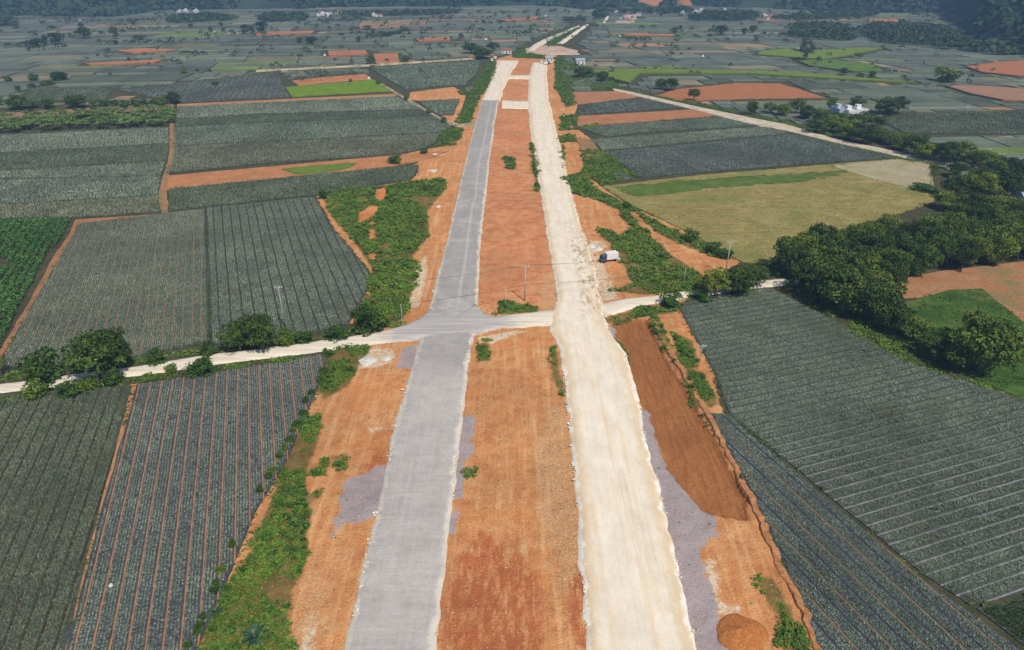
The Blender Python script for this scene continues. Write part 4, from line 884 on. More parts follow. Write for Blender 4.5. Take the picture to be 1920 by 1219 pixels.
def agave_proto(seed):
    root = empty('agave_plant', (0, 0, 0)); r = np.random.default_rng(seed); V = []
    for k in range(26):
        az = k*2.4+r.uniform(-.2, .2); L = r.uniform(.45, .62); p_ = np.array([0, 0, .12]); e = r.uniform(.35, 1.25); pts = []
        for j in range(5): pts.append(p_.copy()); p_ = p_+np.array([math.cos(az)*math.cos(e), math.sin(az)*math.cos(e), math.sin(e)])*L/4; e -= .32
        s_ = np.array([-math.sin(az), math.cos(az), .25]); s2 = s_*np.array([-1, -1, 1]); wv = [.02, .05, .055, .035, .004]
        for j in range(4): V += [pts[j], pts[j+1], pts[j+1]+s_*wv[j+1], pts[j]+s_*wv[j], pts[j], pts[j+1], pts[j+1]+s2*wv[j+1], pts[j]+s2*wv[j]]
    V = np.array(V); F = np.arange(len(V)).reshape(-1, 4)
    link('leaves', mesh_np('leaves', V, F, [L_agave], rnd=np.repeat(r.uniform(0, 1, len(F)//8), 8)), root)
    mb = MB(); mb.tube([(0, 0, -.05), (0, 0, .1), (0, 0, .2)], [.07, .06, .03], 8); mb.build('stem', M_bark, root, smooth=True); return root
def palm_proto(seed):
    root = empty('palm_tree', (0, 0, 0)); r = np.random.default_rng(seed); P = []; V = []
    for k in range(22):
        az = k*2.4; L = r.uniform(.36, .46); e0 = r.uniform(.1, 1.2)
        pts = []; p_ = np.array([0, 0, .86]); e = e0
        for j in range(5): pts.append(p_.copy()); p_ = p_+np.array([math.cos(az)*math.cos(e), math.sin(az)*math.cos(e), math.sin(e)])*L/4; e -= .45
        for j in range(4):
            s_ = np.array([-math.sin(az), math.cos(az), -.3]); wv = [.02, .07, .075, .05, .01]
            V += [pts[j]-s_*wv[j], pts[j+1]-s_*wv[j+1], pts[j+1], pts[j], pts[j], pts[j+1], pts[j+1]+s_*wv[j+1]*np.array([1, 1, -1]), pts[j]+s_*wv[j]*np.array([1, 1, -1])]
    V = np.array(V); F = np.arange(len(V)).reshape(-1, 4)
    link('fronds', mesh_np('fronds', V, F, [L_tree], rnd=r.uniform(0.3, 1, len(F))), root)
    mb = MB(); mb.tube([(0, 0, -.02), (.01, 0, .4), (0, 0, .87)], [.022, .015, .012], 8); mb.build('trunk', M_bark2, root, smooth=True)
    return root
PROTO = {k: [proto(k, 100*i+j*7+3) for j in range(nv)] for i, (k, nv) in enumerate([('round', 4), ('spread', 4), ('bush', 3), ('tall', 2), ('far', 4), ('thin', 2)])}
PROTO['agave'] = [agave_proto(3)]
USED = set(); tr = random.Random(5)
def put(kind, gx, gy, h, wd, label, group=None, cat=None, name=None):
    src = tr.choice(PROTO[kind])
    o = src if id(src) not in USED else copy_tree(src); USED.add(id(src))
    a = tr.uniform(0, 6.28); s_ = wd*1.06*tr.uniform(.97, 1.03)
    o.location = (gx, gy, float(ground_h(np.array([gx]), np.array([gy]))[0])); o.rotation_euler = (0, 0, a); o.scale = (s_, s_, h)
    if name: o.name = name
    if 'group' in o.keys(): del o['group']
    return tag(o, label, cat or ('bush' if kind == 'bush' else 'tree'), group)
def T(kind, px, py, wpx, hpx, label, group=None, cat=None, name=None):
    gx, gy = G(px, py); w_ = wpx/scale_at(px, py); h = height_of(px, py, hpx)
    # the crown's own depth takes part of the picture height
    h = max(h*(1.05 if py < 200 else 0.94), 0.5)
    if kind == 'far': w_ *= 1.2; h *= 1.15
    return put(kind, gx, gy, h, w_, label, group, cat, name)
def nth(i):
    return ['first', 'second', 'third', 'fourth', 'fifth', 'sixth', 'seventh', 'eighth', 'ninth', 'tenth', 'eleventh', 'twelfth', 'thirteenth', 'fourteenth', 'fifteenth', 'sixteenth', 'seventeenth', 'eighteenth', 'nineteenth', 'twentieth',
            'twenty-first', 'twenty-second', 'twenty-third', 'twenty-fourth', 'twenty-fifth', 'twenty-sixth', 'twenty-seventh', 'twenty-eighth', 'twenty-ninth', 'thirtieth', 'thirty-first', 'thirty-second', 'thirty-third', 'thirty-fourth'][i]
# left roadside
T('bush', 92, 714, 66, 62, 'round olive green tree beside a big double tree, left end of the dirt road', cat='tree', name='tree')
T('spread', 190, 712, 95, 84, 'wide low crown in front of the tallest tree on the left verge')
T('round', 214, 700, 66, 92, 'tallest tree of the left verge with a high leafy top')
T('bush', 298, 682, 36, 32, 'small round shrub between the tall tree and the orange furrows')
T('bush', 391, 666, 30, 28, 'little round shrub at the end of the widest orange furrow')
T('spread', 452, 660, 58, 58, 'broad rounded tree left of the taller one in the middle of the verge')
T('round', 492, 658, 62, 76, 'taller dense tree at the middle of the left verge, shading the dirt road')
T('bush', 536, 646, 36, 34, 'rounded bush beside the white topped pole')
T('bush', 570, 643, 34, 26, 'low bush right of the white topped pole')
T('bush', 630, 636, 46, 24, 'low wide bright bush near the junction, left of the orange gap')
T('bush', 690, 620, 66, 52, 'dense domed tree in the corner of the left junction', cat='tree', name='tree')
T('bush', 381, 700, 54, 26, 'wide bush on the lower side of the dirt road by the pineapple beds')
T('bush', 322, 700, 24, 18, 'tiny bush on the lower road edge beside the wide bush')
T('thin', 4, 704, 46, 38, 'thin crowned tree cut by the left edge of the picture')
T('bush', 72, 742, 44, 32, 'scrubby bush below the dirt road in the far left corner')
T('bush', 128, 742, 44, 26, 'low scrub right of the far left corner bush')
T('bush', 216, 718, 34, 30, 'upright bush at the lower road edge under the tall tree')
T('bush', 168, 728, 40, 22, 'flat scrub at the lower road edge below the double tree')
T('bush', 612, 668, 12, 18, 'small sapling at the corner of the striped pineapple beds')
T('bush', 606, 373, 16, 20, 'small dark shrub at the corner above the grassy mounds')
gx, gy = G(478, 1196); put('agave', gx, gy, 3.0, 3.6, 'spiky dark rosette plant spreading in the foreground weeds', cat='plant')
gx, gy = G(405, 1148); put('agave', gx, gy, 1.6, 1.9, 'small spiky rosette at the left edge of the foreground weeds', cat='plant')
T('bush', 742, 306, 26, 20, 'dark bush where the bare orange plot meets the road works')
T('bush', 795, 288, 14, 14, 'small bush at the edge of the orange works, left side')
# hedge of round shrubs along the striped beds
hl = [(616, 668), (604, 700), (600, 715), (582, 740), (572, 755), (566, 778), (554, 800), (548, 812), (540, 828), (531, 845), (523, 860), (508, 885), (501, 898), (486, 922), (435, 1025), (413, 1072), (404, 1100), (400, 1112), (380, 1160), (373, 1178), (367, 1190), (350, 1215)]
for i, (a_, b_) in enumerate(hl):
    T('bush', a_+3, b_, tr.uniform(12, 19), tr.uniform(10, 15), nth(i)+' round shrub down the edge of the striped pineapple beds, from the road', 'round shrubs along the striped beds')
# right verge
T('spread', 1340, 556, 62, 52, 'leafy tree at the left end of the clump behind the right junction')
T('round', 1378, 548, 66, 52, 'dense tree in the middle of the clump behind the right junction')
T('spread', 1412, 540, 50, 44, 'tree at the right end of the clump, next to the dark shaded road')
T('bush', 1260, 572, 42, 24, 'low rounded bush at the corner of the right hand dirt road')
T('bush', 1312, 562, 40, 18, 'flat bush along the upper tip of the broad pineapple field')
T('bush', 1293, 452, 28, 26, 'round bush on the track beside the khaki field')
T('bush', 1335, 474, 34, 22, 'bush left of the tall power pole')
T('bush', 1358, 484, 28, 20, 'bush touching the tall power pole')
T('bush', 1175, 392, 20, 14, 'small bush at the top of the weedy ditch')
T('round', 1572, 580, 92, 84, 'tall tree at the front of the grove, nearest the pineapple field')
T('round', 1600, 590, 70, 70, 'tree filling the corner between the grove and the dark domed tree')
T('round', 1672, 622, 60, 56, 'dark tree just below the domed one standing apart')
T('spread', 1792, 690, 70, 66, 'shaded tree pressed against the biggest domed tree')
T('round', 1640, 602, 84, 86, 'dark domed tree standing apart below the grove')
T('spread', 1706, 640, 58, 50, 'smaller tree between the two domed trees')
T('spread', 1758, 672, 70, 54, 'half shaded tree left of the biggest domed tree')
T('round', 1832, 698, 112, 108, 'biggest dark domed tree at the lower end of the row')
T('spread', 1520, 556, 76, 74, 'bright leaved tree on the corner of the grove')
# the grove
grove = GP([(1462, 520), (1500, 488), (1600, 462), (1760, 442), (1920, 418), (2060, 408), (2060, 476), (1920, 492), (1780, 514), (1690, 530), (1640, 560), (1560, 556)])
rg = np.random.default_rng(9); gp = []
for _ in range(9000):
    q = np.array([rg.uniform(*np.array([grove[:, 0].min(), grove[:, 0].max()])), rg.uniform(grove[:, 1].min(), grove[:, 1].max())])
    if sdist(q[0:1], q[1:2], grove)[0] < 0: continue
    if all((q[0]-a[0])**2+(q[1]-a[1])**2 > 4.6**2 for a in gp): gp.append(q)
for q in gp:
    put(tr.choice(['round', 'spread', 'spread']), q[0], q[1], tr.uniform(7, 10.5), tr.uniform(6, 8.5), 'dark tree packed in the dense grove right of the khaki field', 'trees of the dense grove')
print('grove', len(gp))
# upper end of the grove by the far road
for (a_, b_, c_, d_, l_) in [(1790, 372, 56, 46, 'yellow green tree just right of the pair of thin trees'), (1832, 376, 56, 56, 'tree behind the thin pair, second along the grove edge'), (1872, 372, 62, 66, 'tall sunlit tree near the shed on the right edge'),
                             (1905, 374, 50, 40, 'tree directly beside the grey shed'), (1770, 392, 50, 34, 'low tree in front of the thin pair'), (1820, 400, 60, 40, 'low dark tree between grove and sunlit trees'), (1870, 405, 60, 40, 'low dark tree in front of the shed')]:
    T('spread', a_, b_, c_, d_, l_)
T('thin', 1741, 358, 22, 54, 'thin bare trunked tree at the edge of the stubble, left of its pair'); T('thin', 1750, 350, 18, 36, 'shorter thin tree of the pair at the edge of the stubble')
T('bush', 1730, 358, 40, 16, 'scrub under the pair of thin trees')
row = [(1409, 216, 20, 30), (1443, 214, 24, 24), (1467, 218, 26, 26), (1493, 214, 26, 34), (1512, 224, 30, 30), (1535, 232, 36, 32), (1530, 250, 40, 28), (1558, 212, 20, 34), (1560, 240, 36, 26), (1585, 262, 40, 34), (1606, 196, 22, 16), (1618, 238, 26, 24), (1618, 270, 50, 42), (1642, 245, 30, 30), (1652, 266, 36, 30),
       (1668, 272, 30, 26), (1690, 282, 40, 38), (1712, 292, 42, 44), (1735, 300, 40, 34), (1752, 298, 36, 34), (1775, 306, 46, 44), (1800, 304, 50, 44), (1822, 316, 40, 36), (1843, 312, 40, 34), (1860, 330, 44, 36), (1880, 322, 36, 30), (1905, 334, 44, 40), (1930, 338, 44, 40), (1790, 332, 36, 30), (1835, 345, 44, 36), (1895, 352, 40, 34), (1570, 250, 34, 30), (1600, 246, 28, 26)]
for i, q in enumerate(sorted(row)): T(['round', 'spread'][i % 2], *q, nth(i)+' tree from the left along the pale road running to the upper right', 'trees along the upper right road')
T('spread', 1574, 234, 34, 26, 'tree in front of the pale blue house'); T('round', 1600, 236, 34, 26, 'tree in front of the middle white house'); T('bush', 1622, 224, 24, 18, 'bush at the right corner of the white houses')
T('round', 1660, 216, 42, 38, 'large round tree of the pair right of the white houses'); T('spread', 1682, 214, 36, 34, 'right tree of the pair beyond the white houses')
T('spread', 1609, 200, 26, 18, 'tree behind the white houses')
T('bush', 1770, 154, 44, 30, 'lone dark domed tree in the upper right fields', cat='tree', name='tree')
T('tall', 1510, 114, 38, 44, 'tall loose grey green tree on the bright green plot')
T('spread', 1300, 189, 22, 22, 'lone round tree below the big bare orange plot'); T('round', 1237, 168, 20, 22, 'left tree of a pair at the bare orange plot'); T('spread', 1257, 170, 28, 24, 'right tree of the pair at the bare orange plot')
T('spread', 1093, 146, 36, 20, 'bushy tree right of the small hamlet by the road works'); T('round', 1130, 153, 22, 20, 'tree at the start of the long pale road')
T('bush', 1635, 148, 16, 16, 'rounded bush in the middle of the upper right fields'); T('spread', 1580, 142, 16, 14, 'small tree in the upper right fields'); T('bush', 1612, 146, 14, 8, 'low shrub of the upper right fields')
for i, q in enumerate([(1352, 66, 20, 16), (1395, 66, 10, 12), (1412, 62, 14, 14), (1265, 64, 14, 12), (1275, 56, 6, 8), (1740, 26, 10, 10), (1770, 34, 10, 12)]): T('far', *q, nth(i)+' small isolated tree of seven on the far right plain', 'isolated trees of the far right plain')
for i, q in enumerate(sorted([(160, 74, 22, 20), (217, 74, 13, 22), (260, 76, 20, 10), (106, 84, 26, 20), (86, 86, 10, 16), (70, 87, 28, 12), (218, 84, 10, 8), (490, 63, 20, 20), (460, 64, 16, 16), (473, 64, 8, 12), (585, 83, 20, 14), (562, 82, 12, 12), (153, 52, 8, 8), (98, 55, 12, 6), (30, 55, 12, 10), (12, 48, 26, 12),
                       (250, 47, 10, 8), (420, 60, 8, 8), (690, 57, 12, 8), (700, 66, 8, 12), (672, 80, 8, 10), (727, 68, 20, 8), (745, 64, 16, 6), (790, 38, 8, 5), (835, 76, 6, 5), (640, 66, 10, 4), (358, 52, 8, 7), (395, 60, 7, 9), (415, 50, 7, 8)])):
    T('far', *q, nth(i)+' dark tree from the left scattered on the far left plain', 'scattered trees of the far left plain')
T('round', 696, 121, 17, 17, 'round dark tree on the bare plot beside the thin track'); T('spread', 766, 117, 15, 14, 'mushroom shaped tree by the thin track'); T('thin', 811, 113, 8, 10, 'left of two slim trees by the thin track'); T('thin', 823, 112, 11, 14, 'right of two slim trees by the thin track')
T('spread', 884, 101, 32, 18, 'broad tree left of the hamlet'); T('round', 905, 110, 38, 22, 'broad tree nearest the hamlet gate'); T('far', 925, 96, 20, 14, 'tree behind the hamlet roof')
T('bush', 761, 190, 9, 14, 'dark cone shaped bush on the straight path'); T('bush', 710, 158, 10, 9, 'small bush at the bright green plot corner'); T('bush', 805, 214, 12, 12, 'bush where the path nears the road works'); T('bush', 832, 231, 12, 14, 'bush at the end of the straight path')
for i, (a_, b_) in enumerate([(557, 147), (564, 153), (575, 146), (583, 152), (590, 141), (596, 148), (602, 152), (610, 143), (616, 148), (623, 152), (573, 155)]): T('thin', a_, b_, 10, 13, 'small slim tree standing on the bare orange plot', 'slim trees on the orange plot')
for i, q in enumerate(sorted([(145, 202, 32, 25), (92, 203, 22, 20), (64, 203, 22, 18), (36, 205, 32, 28), (178, 199, 14, 13), (193, 199, 14, 12), (206, 198, 12, 10), (216, 197, 11, 10), (235, 198, 13, 10), (253, 197, 14, 10), (270, 196, 13, 10), (290, 195, 14, 10), (305, 196, 18, 14), (326, 194, 24, 20), (112, 152, 24, 16), (124, 151, 12, 14), (102, 150, 8, 10), (64, 152, 14, 14), (35, 172, 10, 12), (60, 165, 12, 9), (20, 154, 8, 10), (12, 155, 10, 12), (345, 139, 12, 12), (406, 161, 12, 8), (370, 135, 6, 6), (394, 135, 6, 6), (92, 160, 22, 10), (2, 198, 12, 18)])):
    T('round' if q[3] > 14 else 'bush', q[0], q[1], q[2]*1.15, q[3]*1.1, nth(i)+' tree from the left in the loose line behind the banana plantation', 'trees behind the banana plantation', cat='tree', name='tree')
for i in range(26):
    px = 10+i*12+tr.uniform(-4, 4); T('bush', px, 216-px*0.055+tr.uniform(-5, 3), tr.uniform(6, 12), tr.uniform(4, 7), nth(i)+' low shrub from the left on the brown strip above the bananas', 'shrubs above the banana plantation')
# the countless tiny trees and hedges of the distance: one object
rs = np.random.default_rng(21); px = rs.uniform(-20, 1940, 1500); py = 24+rs.beta(0.8, 2.6, 1500)*160
q = np.array([G(a_, b_) for a_, b_ in zip(px, py)]); kx = (sd_multi(q[:, 0], q[:, 1], corridor+belts, 6) < -5) & (hill_h(q[:, 0], q[:, 1])[1] < -8) & (fbm(q[:, 0]/70, q[:, 1]/40, 41, 3) > 0.46)
pts = [q[kx]]
for (a_, b_, n_) in [((5, 90), (60, 87), 9), ((180, 84), (330, 84), 26), ((680, 76), (770, 62), 26), ((600, 45), (660, 40), 14), ((1090, 138), (1170, 160), 16), ((1440, 70), (1480, 70), 8), ((330, 104), (390, 104), 12), ((230, 60), (300, 59), 10), ((240, 42), (300, 41), 12), ((200, 50), (240, 50), 8), ((620, 42), (700, 40), 10),
                     ((960, 70), (985, 68), 6), ((1170, 78), (1220, 79), 12), ((1110, 39), (1130, 36), 8), ((50, 98), (130, 91), 10), ((170, 205), (320, 199), 26)]:
    t_ = (np.arange(n_)+rs.uniform(.1, .9, n_))/n_; pts.append(np.array([G(a_[0]+(b_[0]-a_[0])*t, a_[1]+(b_[1]-a_[1])*t) for t in t_]))
pts = np.concatenate(pts); rad = rs.uniform(0.9, 2.9, len(pts))*np.clip(pts[:, 1]/700, .6, 1.2)
V, F, rn = blob_forest(pts[:, 0], pts[:, 1], rad*0.9, rad, 26, 0.62, 61, 1.05)
tag(link('distant_bushes', mesh_np('distant_bushes', V, F, [L_wood], rnd=rn)), 'countless tiny dark bushes and hedges dotting the distant plain', 'bushes', kind='stuff')
for kk in PROTO.values():
    for o in kk:
        if id(o) not in USED:
            for ch in list(o.children): bpy.data.objects.remove(ch)
            bpy.data.objects.remove(o)

# ================================================================== MOUNDS, PILES
def pile(px, py, r0, h, mat, name, label, seed=1, lump=.25):
    gx, gy = G(px, py); n = 26; V = [(0, 0, h)]; F = []
    for i in range(1, 12):
        for k in range(n):
            a = 2*math.pi*k/n; rr_ = r0*i/11; q = float(fbm(np.array([math.cos(a)*2+seed]), np.array([math.sin(a)*2+i*.2]), seed, 3)[0]-.5)
            z = h*(1-(i/11))**.9*(1+q*lump*2) + (fbm(np.array([gx+rr_*math.cos(a)*2]), np.array([gy+rr_*math.sin(a)*2]), 4, 3)[0]-.5)*.25*h
            V.append((rr_*math.cos(a)*(1+q*.5), rr_*math.sin(a)*(1+q*.5), float(z) if i < 11 else -.3))
    for k in range(n): F.append((0, 1+k, 1+(k+1) % n))
    for i in range(10):
        for k in range(n): a = 1+i*n+k; b = 1+i*n+(k+1) % n; F.append((a, a+n, b+n, b))
    me = bpy.data.meshes.new(name); me.from_pydata(V, [], F); me.materials.append(mat); me.polygons.foreach_set('use_smooth', [True]*len(F))
    o = link(name, me); o.location = (gx, gy, 0.0); return tag(o, label, 'heap')
M_pile = NM('orange_heap', 0.95, 0.1); f_ = M_pile.noise(2.5, 6, rough=.7); M_pile.base(M_pile.mix(M_pile.step(f_, .35, .65), (0.40, 0.14, 0.04), (0.56, 0.22, 0.07))); M_pile.bump(f_, .8, .3)
pile(1392, 1190, 3.3, 1.1, M_pile.m, 'sand_heap', 'orange sand heap at the bottom right beside the grey strip', 2)
pile(714, 366, 2.2, 1.0, M_pile.m, 'soil_mound', 'orange soil mound at the top of the weedy patch', 3); pile(686, 408, 3.4, 1.2, M_pile.m, 'soil_mound', 'wide orange soil mound in the middle of the weedy patch', 4)
pile(698, 440, 1.4, .6, M_pile.m, 'soil_mound', 'small orange mound below the wide one', 5); pile(699, 481, 1.2, .5, M_pile.m, 'soil_mound', 'lowest tiny orange mound in the weedy patch', 6)
M_wr = NM('white_heap', 0.95, 0.1); f_ = M_wr.noise(2, 5, rough=.8); M_wr.base(M_wr.mix(M_wr.step(f_, .35, .65), (0.60, 0.54, 0.45), (0.85, 0.82, 0.75))); M_wr.bump(f_, 1, .4)
for (a_, b_, c_, d_, e_) in [(1108, 462, 1.6, .8, 'left heap of white stone behind the white truck'), (1122, 468, 1.5, .7, 'right heap of white stone behind the white truck'), (1158, 485, 0.9, .4, 'small white heap at the right side of the truck'), (690, 676, 2.0, .5, 'flat pile of pale stone below the left junction'), (724, 672, 1.3, .35, 'small pale stone pile right of the flat one'), (822, 388, 1.2, .5, 'white stone heap on the orange verge left of the paved road'), (816, 290, 1.6, .5, 'upper white stone heap on the orange verge'), (812, 321, 1.8, .4, 'lower flat white stone heap on the orange verge'), (1057, 218, 1.2, .8, 'single white boulder heap right of the gravel road')]:
    pile(a_, b_, c_, d_, M_wr.m, 'stone_heap', e_, int(a_))

# low earth bank between the excavated strip and the crops
BL = GP([(1219, 600), (1257, 670), (1303, 745), (1350, 830), (1396, 925), (1428, 1000), (1456, 1062), (1500, 1150), (1530, 1235)])
tt = np.concatenate([[0], np.cumsum(np.linalg.norm(np.diff(BL, axis=0), axis=1))]); ts = np.arange(0, tt[-1], .35)
bx = np.interp(ts, tt, BL[:, 0]); by = np.interp(ts, tt, BL[:, 1]); dx = np.gradient(bx); dy = np.gradient(by); ln_ = np.hypot(dx, dy); nxr, nyr = -dy/ln_, dx/ln_
if nxr.mean() < 0: nxr, nyr = -nxr, -nyr
wob_ = (fbm(ts/1.6, ts*0, 51, 4)-.5)*.7; hgt = .1+.5*fbm(ts/5, ts*0, 52, 3)
prof = [(-.35, -1.2, 0), (-.05, -.1, .2), (.12, 0, 1.0), (.5, .02, .95), (1.0, -.02, .7), (1.4, -.05, .25), (1.8, -.35, 0)]
V = []
for o_, z0, k in prof: q_ = o_+wob_+(fbm(ts/.8, ts*0+o_, 53, 2)-.5)*.25; V.append(np.stack([bx+nxr*q_, by+nyr*q_, z0+hgt*k+(fbm(ts/.7, ts*0+o_*3, 54, 2)-.5)*.15*(k > 0)], 1))
V = np.array(V); I = np.arange(V.shape[0]*V.shape[1]).reshape(V.shape[:2])
F = np.stack([I[:-1, :-1], I[1:, :-1], I[1:, 1:], I[:-1, 1:]], -1).reshape(-1, 4)
n = NM('bank_soil', .95, .1); f_ = n.noise(1.2, 6, rough=.75); n.base(n.mix(n.step(f_, .35, .65), (0.33, 0.13, 0.05), (0.52, 0.26, 0.12))); n.bump(f_, .8, .25)
tag(link('earth_bank', mesh_np('earth_bank', V.reshape(-1, 3), F, [n.m])), kind='structure')

# ================================================================== POLES AND CABLES
M_conc = flat('pole_concrete', (0.45, 0.44, 0.42), .85, .2, .1, 2); M_steel = flat('galvanised_steel', (0.5, 0.5, 0.52), .5, .5); M_ins = flat('porcelain', (0.75, 0.74, 0.72), .3, .5); M_cable = flat('cable_black', (0.03, 0.03, 0.035), .6, .3)
def pole(px, py, ph, label, arm=True, rz=0.0, r0=.16, arm_low=False, hset=None):
    gx, gy = G(px, py); h = hset or height_of(px, py, ph); root = empty('utility_pole', (gx, gy, 0), rz)
    mb = MB(); mb.tube([(0, 0, -.5), (0, 0, h*.5), (0, 0, h)], [r0, r0*.8, r0*.6], 10); mb.build('post', M_conc, root, smooth=True)
    if arm:
        mb = MB(); mb.box(-.9, .9, -.05, .05, h-.45, h-.35); mb.tube([(0, .1, h-1.1), (.7, .0, h-.45)], .03, 5); mb.tube([(0, .1, h-1.1), (-.7, .0, h-.45)], .03, 5); mb.build('crossarm', M_steel, root)
        for x_ in (-.8, 0.3, .8):
            mb = MB(); mb.tube([(x_, 0, h-.348), (x_, 0, h-.22), (x_, 0, h-.18), (x_, 0, h-.05)], [.05, .11, .06, .09], 8); mb.build('insulator', M_ins, root, smooth=True)
    if arm_low:
        mb = MB(); mb.box(0, .9, -.05, .05, h*.45, h*.45+.1); mb.build('bracket', M_steel, root); mb = MB(); mb.tube([(.8, 0, h*.45+.1), (.8, 0, h*.45+.3)], [.1, .07], 8); mb.build('insulator', M_ins, root, smooth=True)
    tag(root, label, 'power pole'); return (gx, gy, h)
p1 = pole(984, 564, 67, 'concrete pole standing in the median just above the junction', arm_low=True)
p2 = pole(948, 577, 40, 'short thin post left of the median power pole', arm=False, r0=.09)
p3 = pole(1360, 515, 64, 'tall pole with crossarm behind the bushes at the right junction', r0=.18)
p4 = pole(1282, 530, 28, 'short dark post in the weeds right of the gravel road', arm=False, r0=.1)
p5 = pole(755, 612, 42, 'thin pole among the weeds left of the junction', arm=False, r0=.09)
p6 = pole(535, 614, 78, 'pole with white top rising from the pineapple field above the left road', r0=.12)
for q, l_ in [((1808, 226, 26), 'thin pole by the bend of the upper right road'), ((1198, 178, 14), 'small pole beside the start of the upper right road'), ((1365, 205, 18), 'pole among the fields above the upper right road'), ((1396, 150, 16), 'pole on the bright green strip'), ((1812, 208, 15), 'white topped pole in the field right of the round tree pair'), ((1498, 162, 16), 'pole near the tip of the bare orange plot'), ((1270, 130, 14), 'distant pole above the bright green strip'), ((1846, 306, 28), 'pole hidden in the road trees'), ((1798, 314, 26), 'pole between tree trunks of the upper right road'), ((1312, 680, 34), 'stub pole on the narrow weedy bank')]:
    pole(*q, l_, arm=q[2] > 24, r0=.09)
def cable(a, b, sag, label, r0=.035):
    mb = MB(); P = []
    for i in range(25): t_ = i/24; P.append((a[0]+(b[0]-a[0])*t_, a[1]+(b[1]-a[1])*t_, a[2]+(b[2]-a[2])*t_-4*sag*t_*(1-t_)))
    mb.tube(P, r0, 5); tag(mb.build('power_cable', M_cable), label, 'cable')
cable((p5[0], p5[1], p5[2]), (p1[0]+.8, p1[1], p1[2]*.45+.2), .5, 'low cable crossing the paved road to the median pole')
cable((p1[0]+.8, p1[1], p1[2]*.45+.2), (p4[0], p4[1], p4[2]), .8, 'low cable crossing the white gravel road from the median pole')
for k_, o_ in enumerate((-.8, .8)):
    cable((p1[0]+o_, p1[1], p1[2]-.05), (p3[0]+o_, p3[1], p3[2]-.05), 1.4, ['left strand of the high cables to the tall right pole', 'right strand of the high cables to the tall right pole'][k_], .018)
    cable((p6[0]+o_, p6[1], p6[2]-.05), (p1[0]+o_, p1[1], p1[2]-.05), 1.6, ['left strand of the high cables from the field pole', 'right strand of the high cables from the field pole'][k_], .016)

# ================================================================== TRUCK, CARS, HOUSES
M_wh = flat('white_paint', (0.78, 0.78, 0.78), .4, .5, .03); M_bl = flat('blue_paint', (0.06, 0.10, 0.17), .4, .5, .05); M_gl = flat('window_glass', (0.02, 0.025, 0.03), .1, .8, 0); M_ty = flat('tyre_rubber', (0.02, 0.02, 0.02), .8, .2); M_rd = flat('red_lamp', (0.4, 0.03, 0.02), .4, .4, 0); M_gy = flat('chassis_grey', (0.1, 0.1, 0.1), .7, .3)
def wheel(mb, x, y, r0=.42, wd=.26): mb.tube([(x, y-wd/2, r0), (x, y+wd/2, r0)], r0, 14)
def truck():
    t = empty('delivery_truck', (0, 0, 0))
    mb = MB(); mb.box(-3.0, 2.9, -.45, .45, .55, .8); mb.build('chassis', M_gy, t)
    mb = MB(); mb.box(-3.05, 1.25, -1.05, 1.05, .85, 3.0); b = mb.build('cargo_box', M_wh, t, bevel=.04)
    mb = MB(); mb.box(-3.09, -3.06, -.95, -.02, .95, 2.9); mb.box(-3.09, -3.06, .02, .95, .95, 2.9); mb.build('rear_door', M_wh, b)
    mb = MB(); prof = [(1.35, .55), (3.05, .55), (3.12, 1.25), (2.75, 2.25), (1.35, 2.35)]
    vs = [(x, -1.0, z) for x, z in prof]+[(x, 1.0, z) for x, z in prof]; n = 5
    mb.add(vs, [(0, 1, 2, 3, 4), (9, 8, 7, 6, 5)]+[(i, i+5, (i+1) % 5+5, (i+1) % 5) for i in range(5)]); cab = mb.build('cab', M_bl, t, bevel=.05)
    mb = MB(); mb.add([(3.125, -.85, 1.32), (3.125, .85, 1.32), (2.79, .8, 2.2), (2.79, -.8, 2.2)], [(0, 1, 2, 3)]); mb.build('windscreen', M_gl, cab)
    for s_ in (-1, 1):
        mb = MB(); y_ = 1.012*s_; mb.add([(1.6, y_, 1.4), (2.85, y_, 1.4), (2.6, y_, 2.1), (1.6, y_, 2.15)], [(0, 1, 2, 3)]); mb.build('side_window', M_gl, cab)
        mb = MB(); mb.box(3.05, 3.13, s_*.75-.15, s_*.75+.15, .75, .95); mb.build('headlight', M_ins, cab)
        mb = MB(); mb.box(2.75, 2.85, s_*1.15-.08, s_*1.15+.08, 1.5, 1.85); mb.build('mirror', M_gy, cab)
    mb = MB(); mb.box(3.08, 3.2, -.95, .95, .42, .62); mb.build('bumper', M_gy, t)
    for x_ in (-2.0, 2.2):
        for s_ in (-1, 1): mb = MB(); wheel(mb, x_, .88*s_); mb.build('wheel', M_ty, t, smooth=False)
    return t
tk = truck(); gx, gy = G(1141, 490); tk.location = (gx, gy, .1); tk.rotation_euler = (0, 0, R(200)); tk.scale = (.82, .9, .85); tag(tk, 'white box truck with dark blue cab parked beside white stone heaps', 'truck')
for (a_, b_, rz, l_) in [(929, 112, 70, 'small truck nearest the corner of the pale left road end'), (922, 116, 95, 'small truck left of the others at the left road end'), (1024, 122, 30, 'white truck parked at the right road end'), (1016, 120, 80, 'truck standing second at the right road end'), (1030, 120, 120, 'small truck behind those at the right road end')]:
    c_ = copy_tree(tk); gx, gy = G(a_, b_); c_.location = (gx, gy, .3); c_.rotation_euler = (0, 0, R(rz)); c_.scale = (.75, .75, .75); c_['label'] = l_
M_wall = flat('white_render', (0.72, 0.72, 0.70), .9, .2, .08, .5); M_wallb = flat('pale_blue_render', (0.45, 0.52, 0.62), .9, .2, .08, .5)
M_rf = flat('red_tile_roof', (0.30, 0.10, 0.07), .85, .2, .2, 2); M_rg = flat('metal_roof', (0.34, 0.38, 0.44), .5, .4, .1, 1); M_door = flat('brown_door', (0.12, 0.07, 0.04), .7, .3)
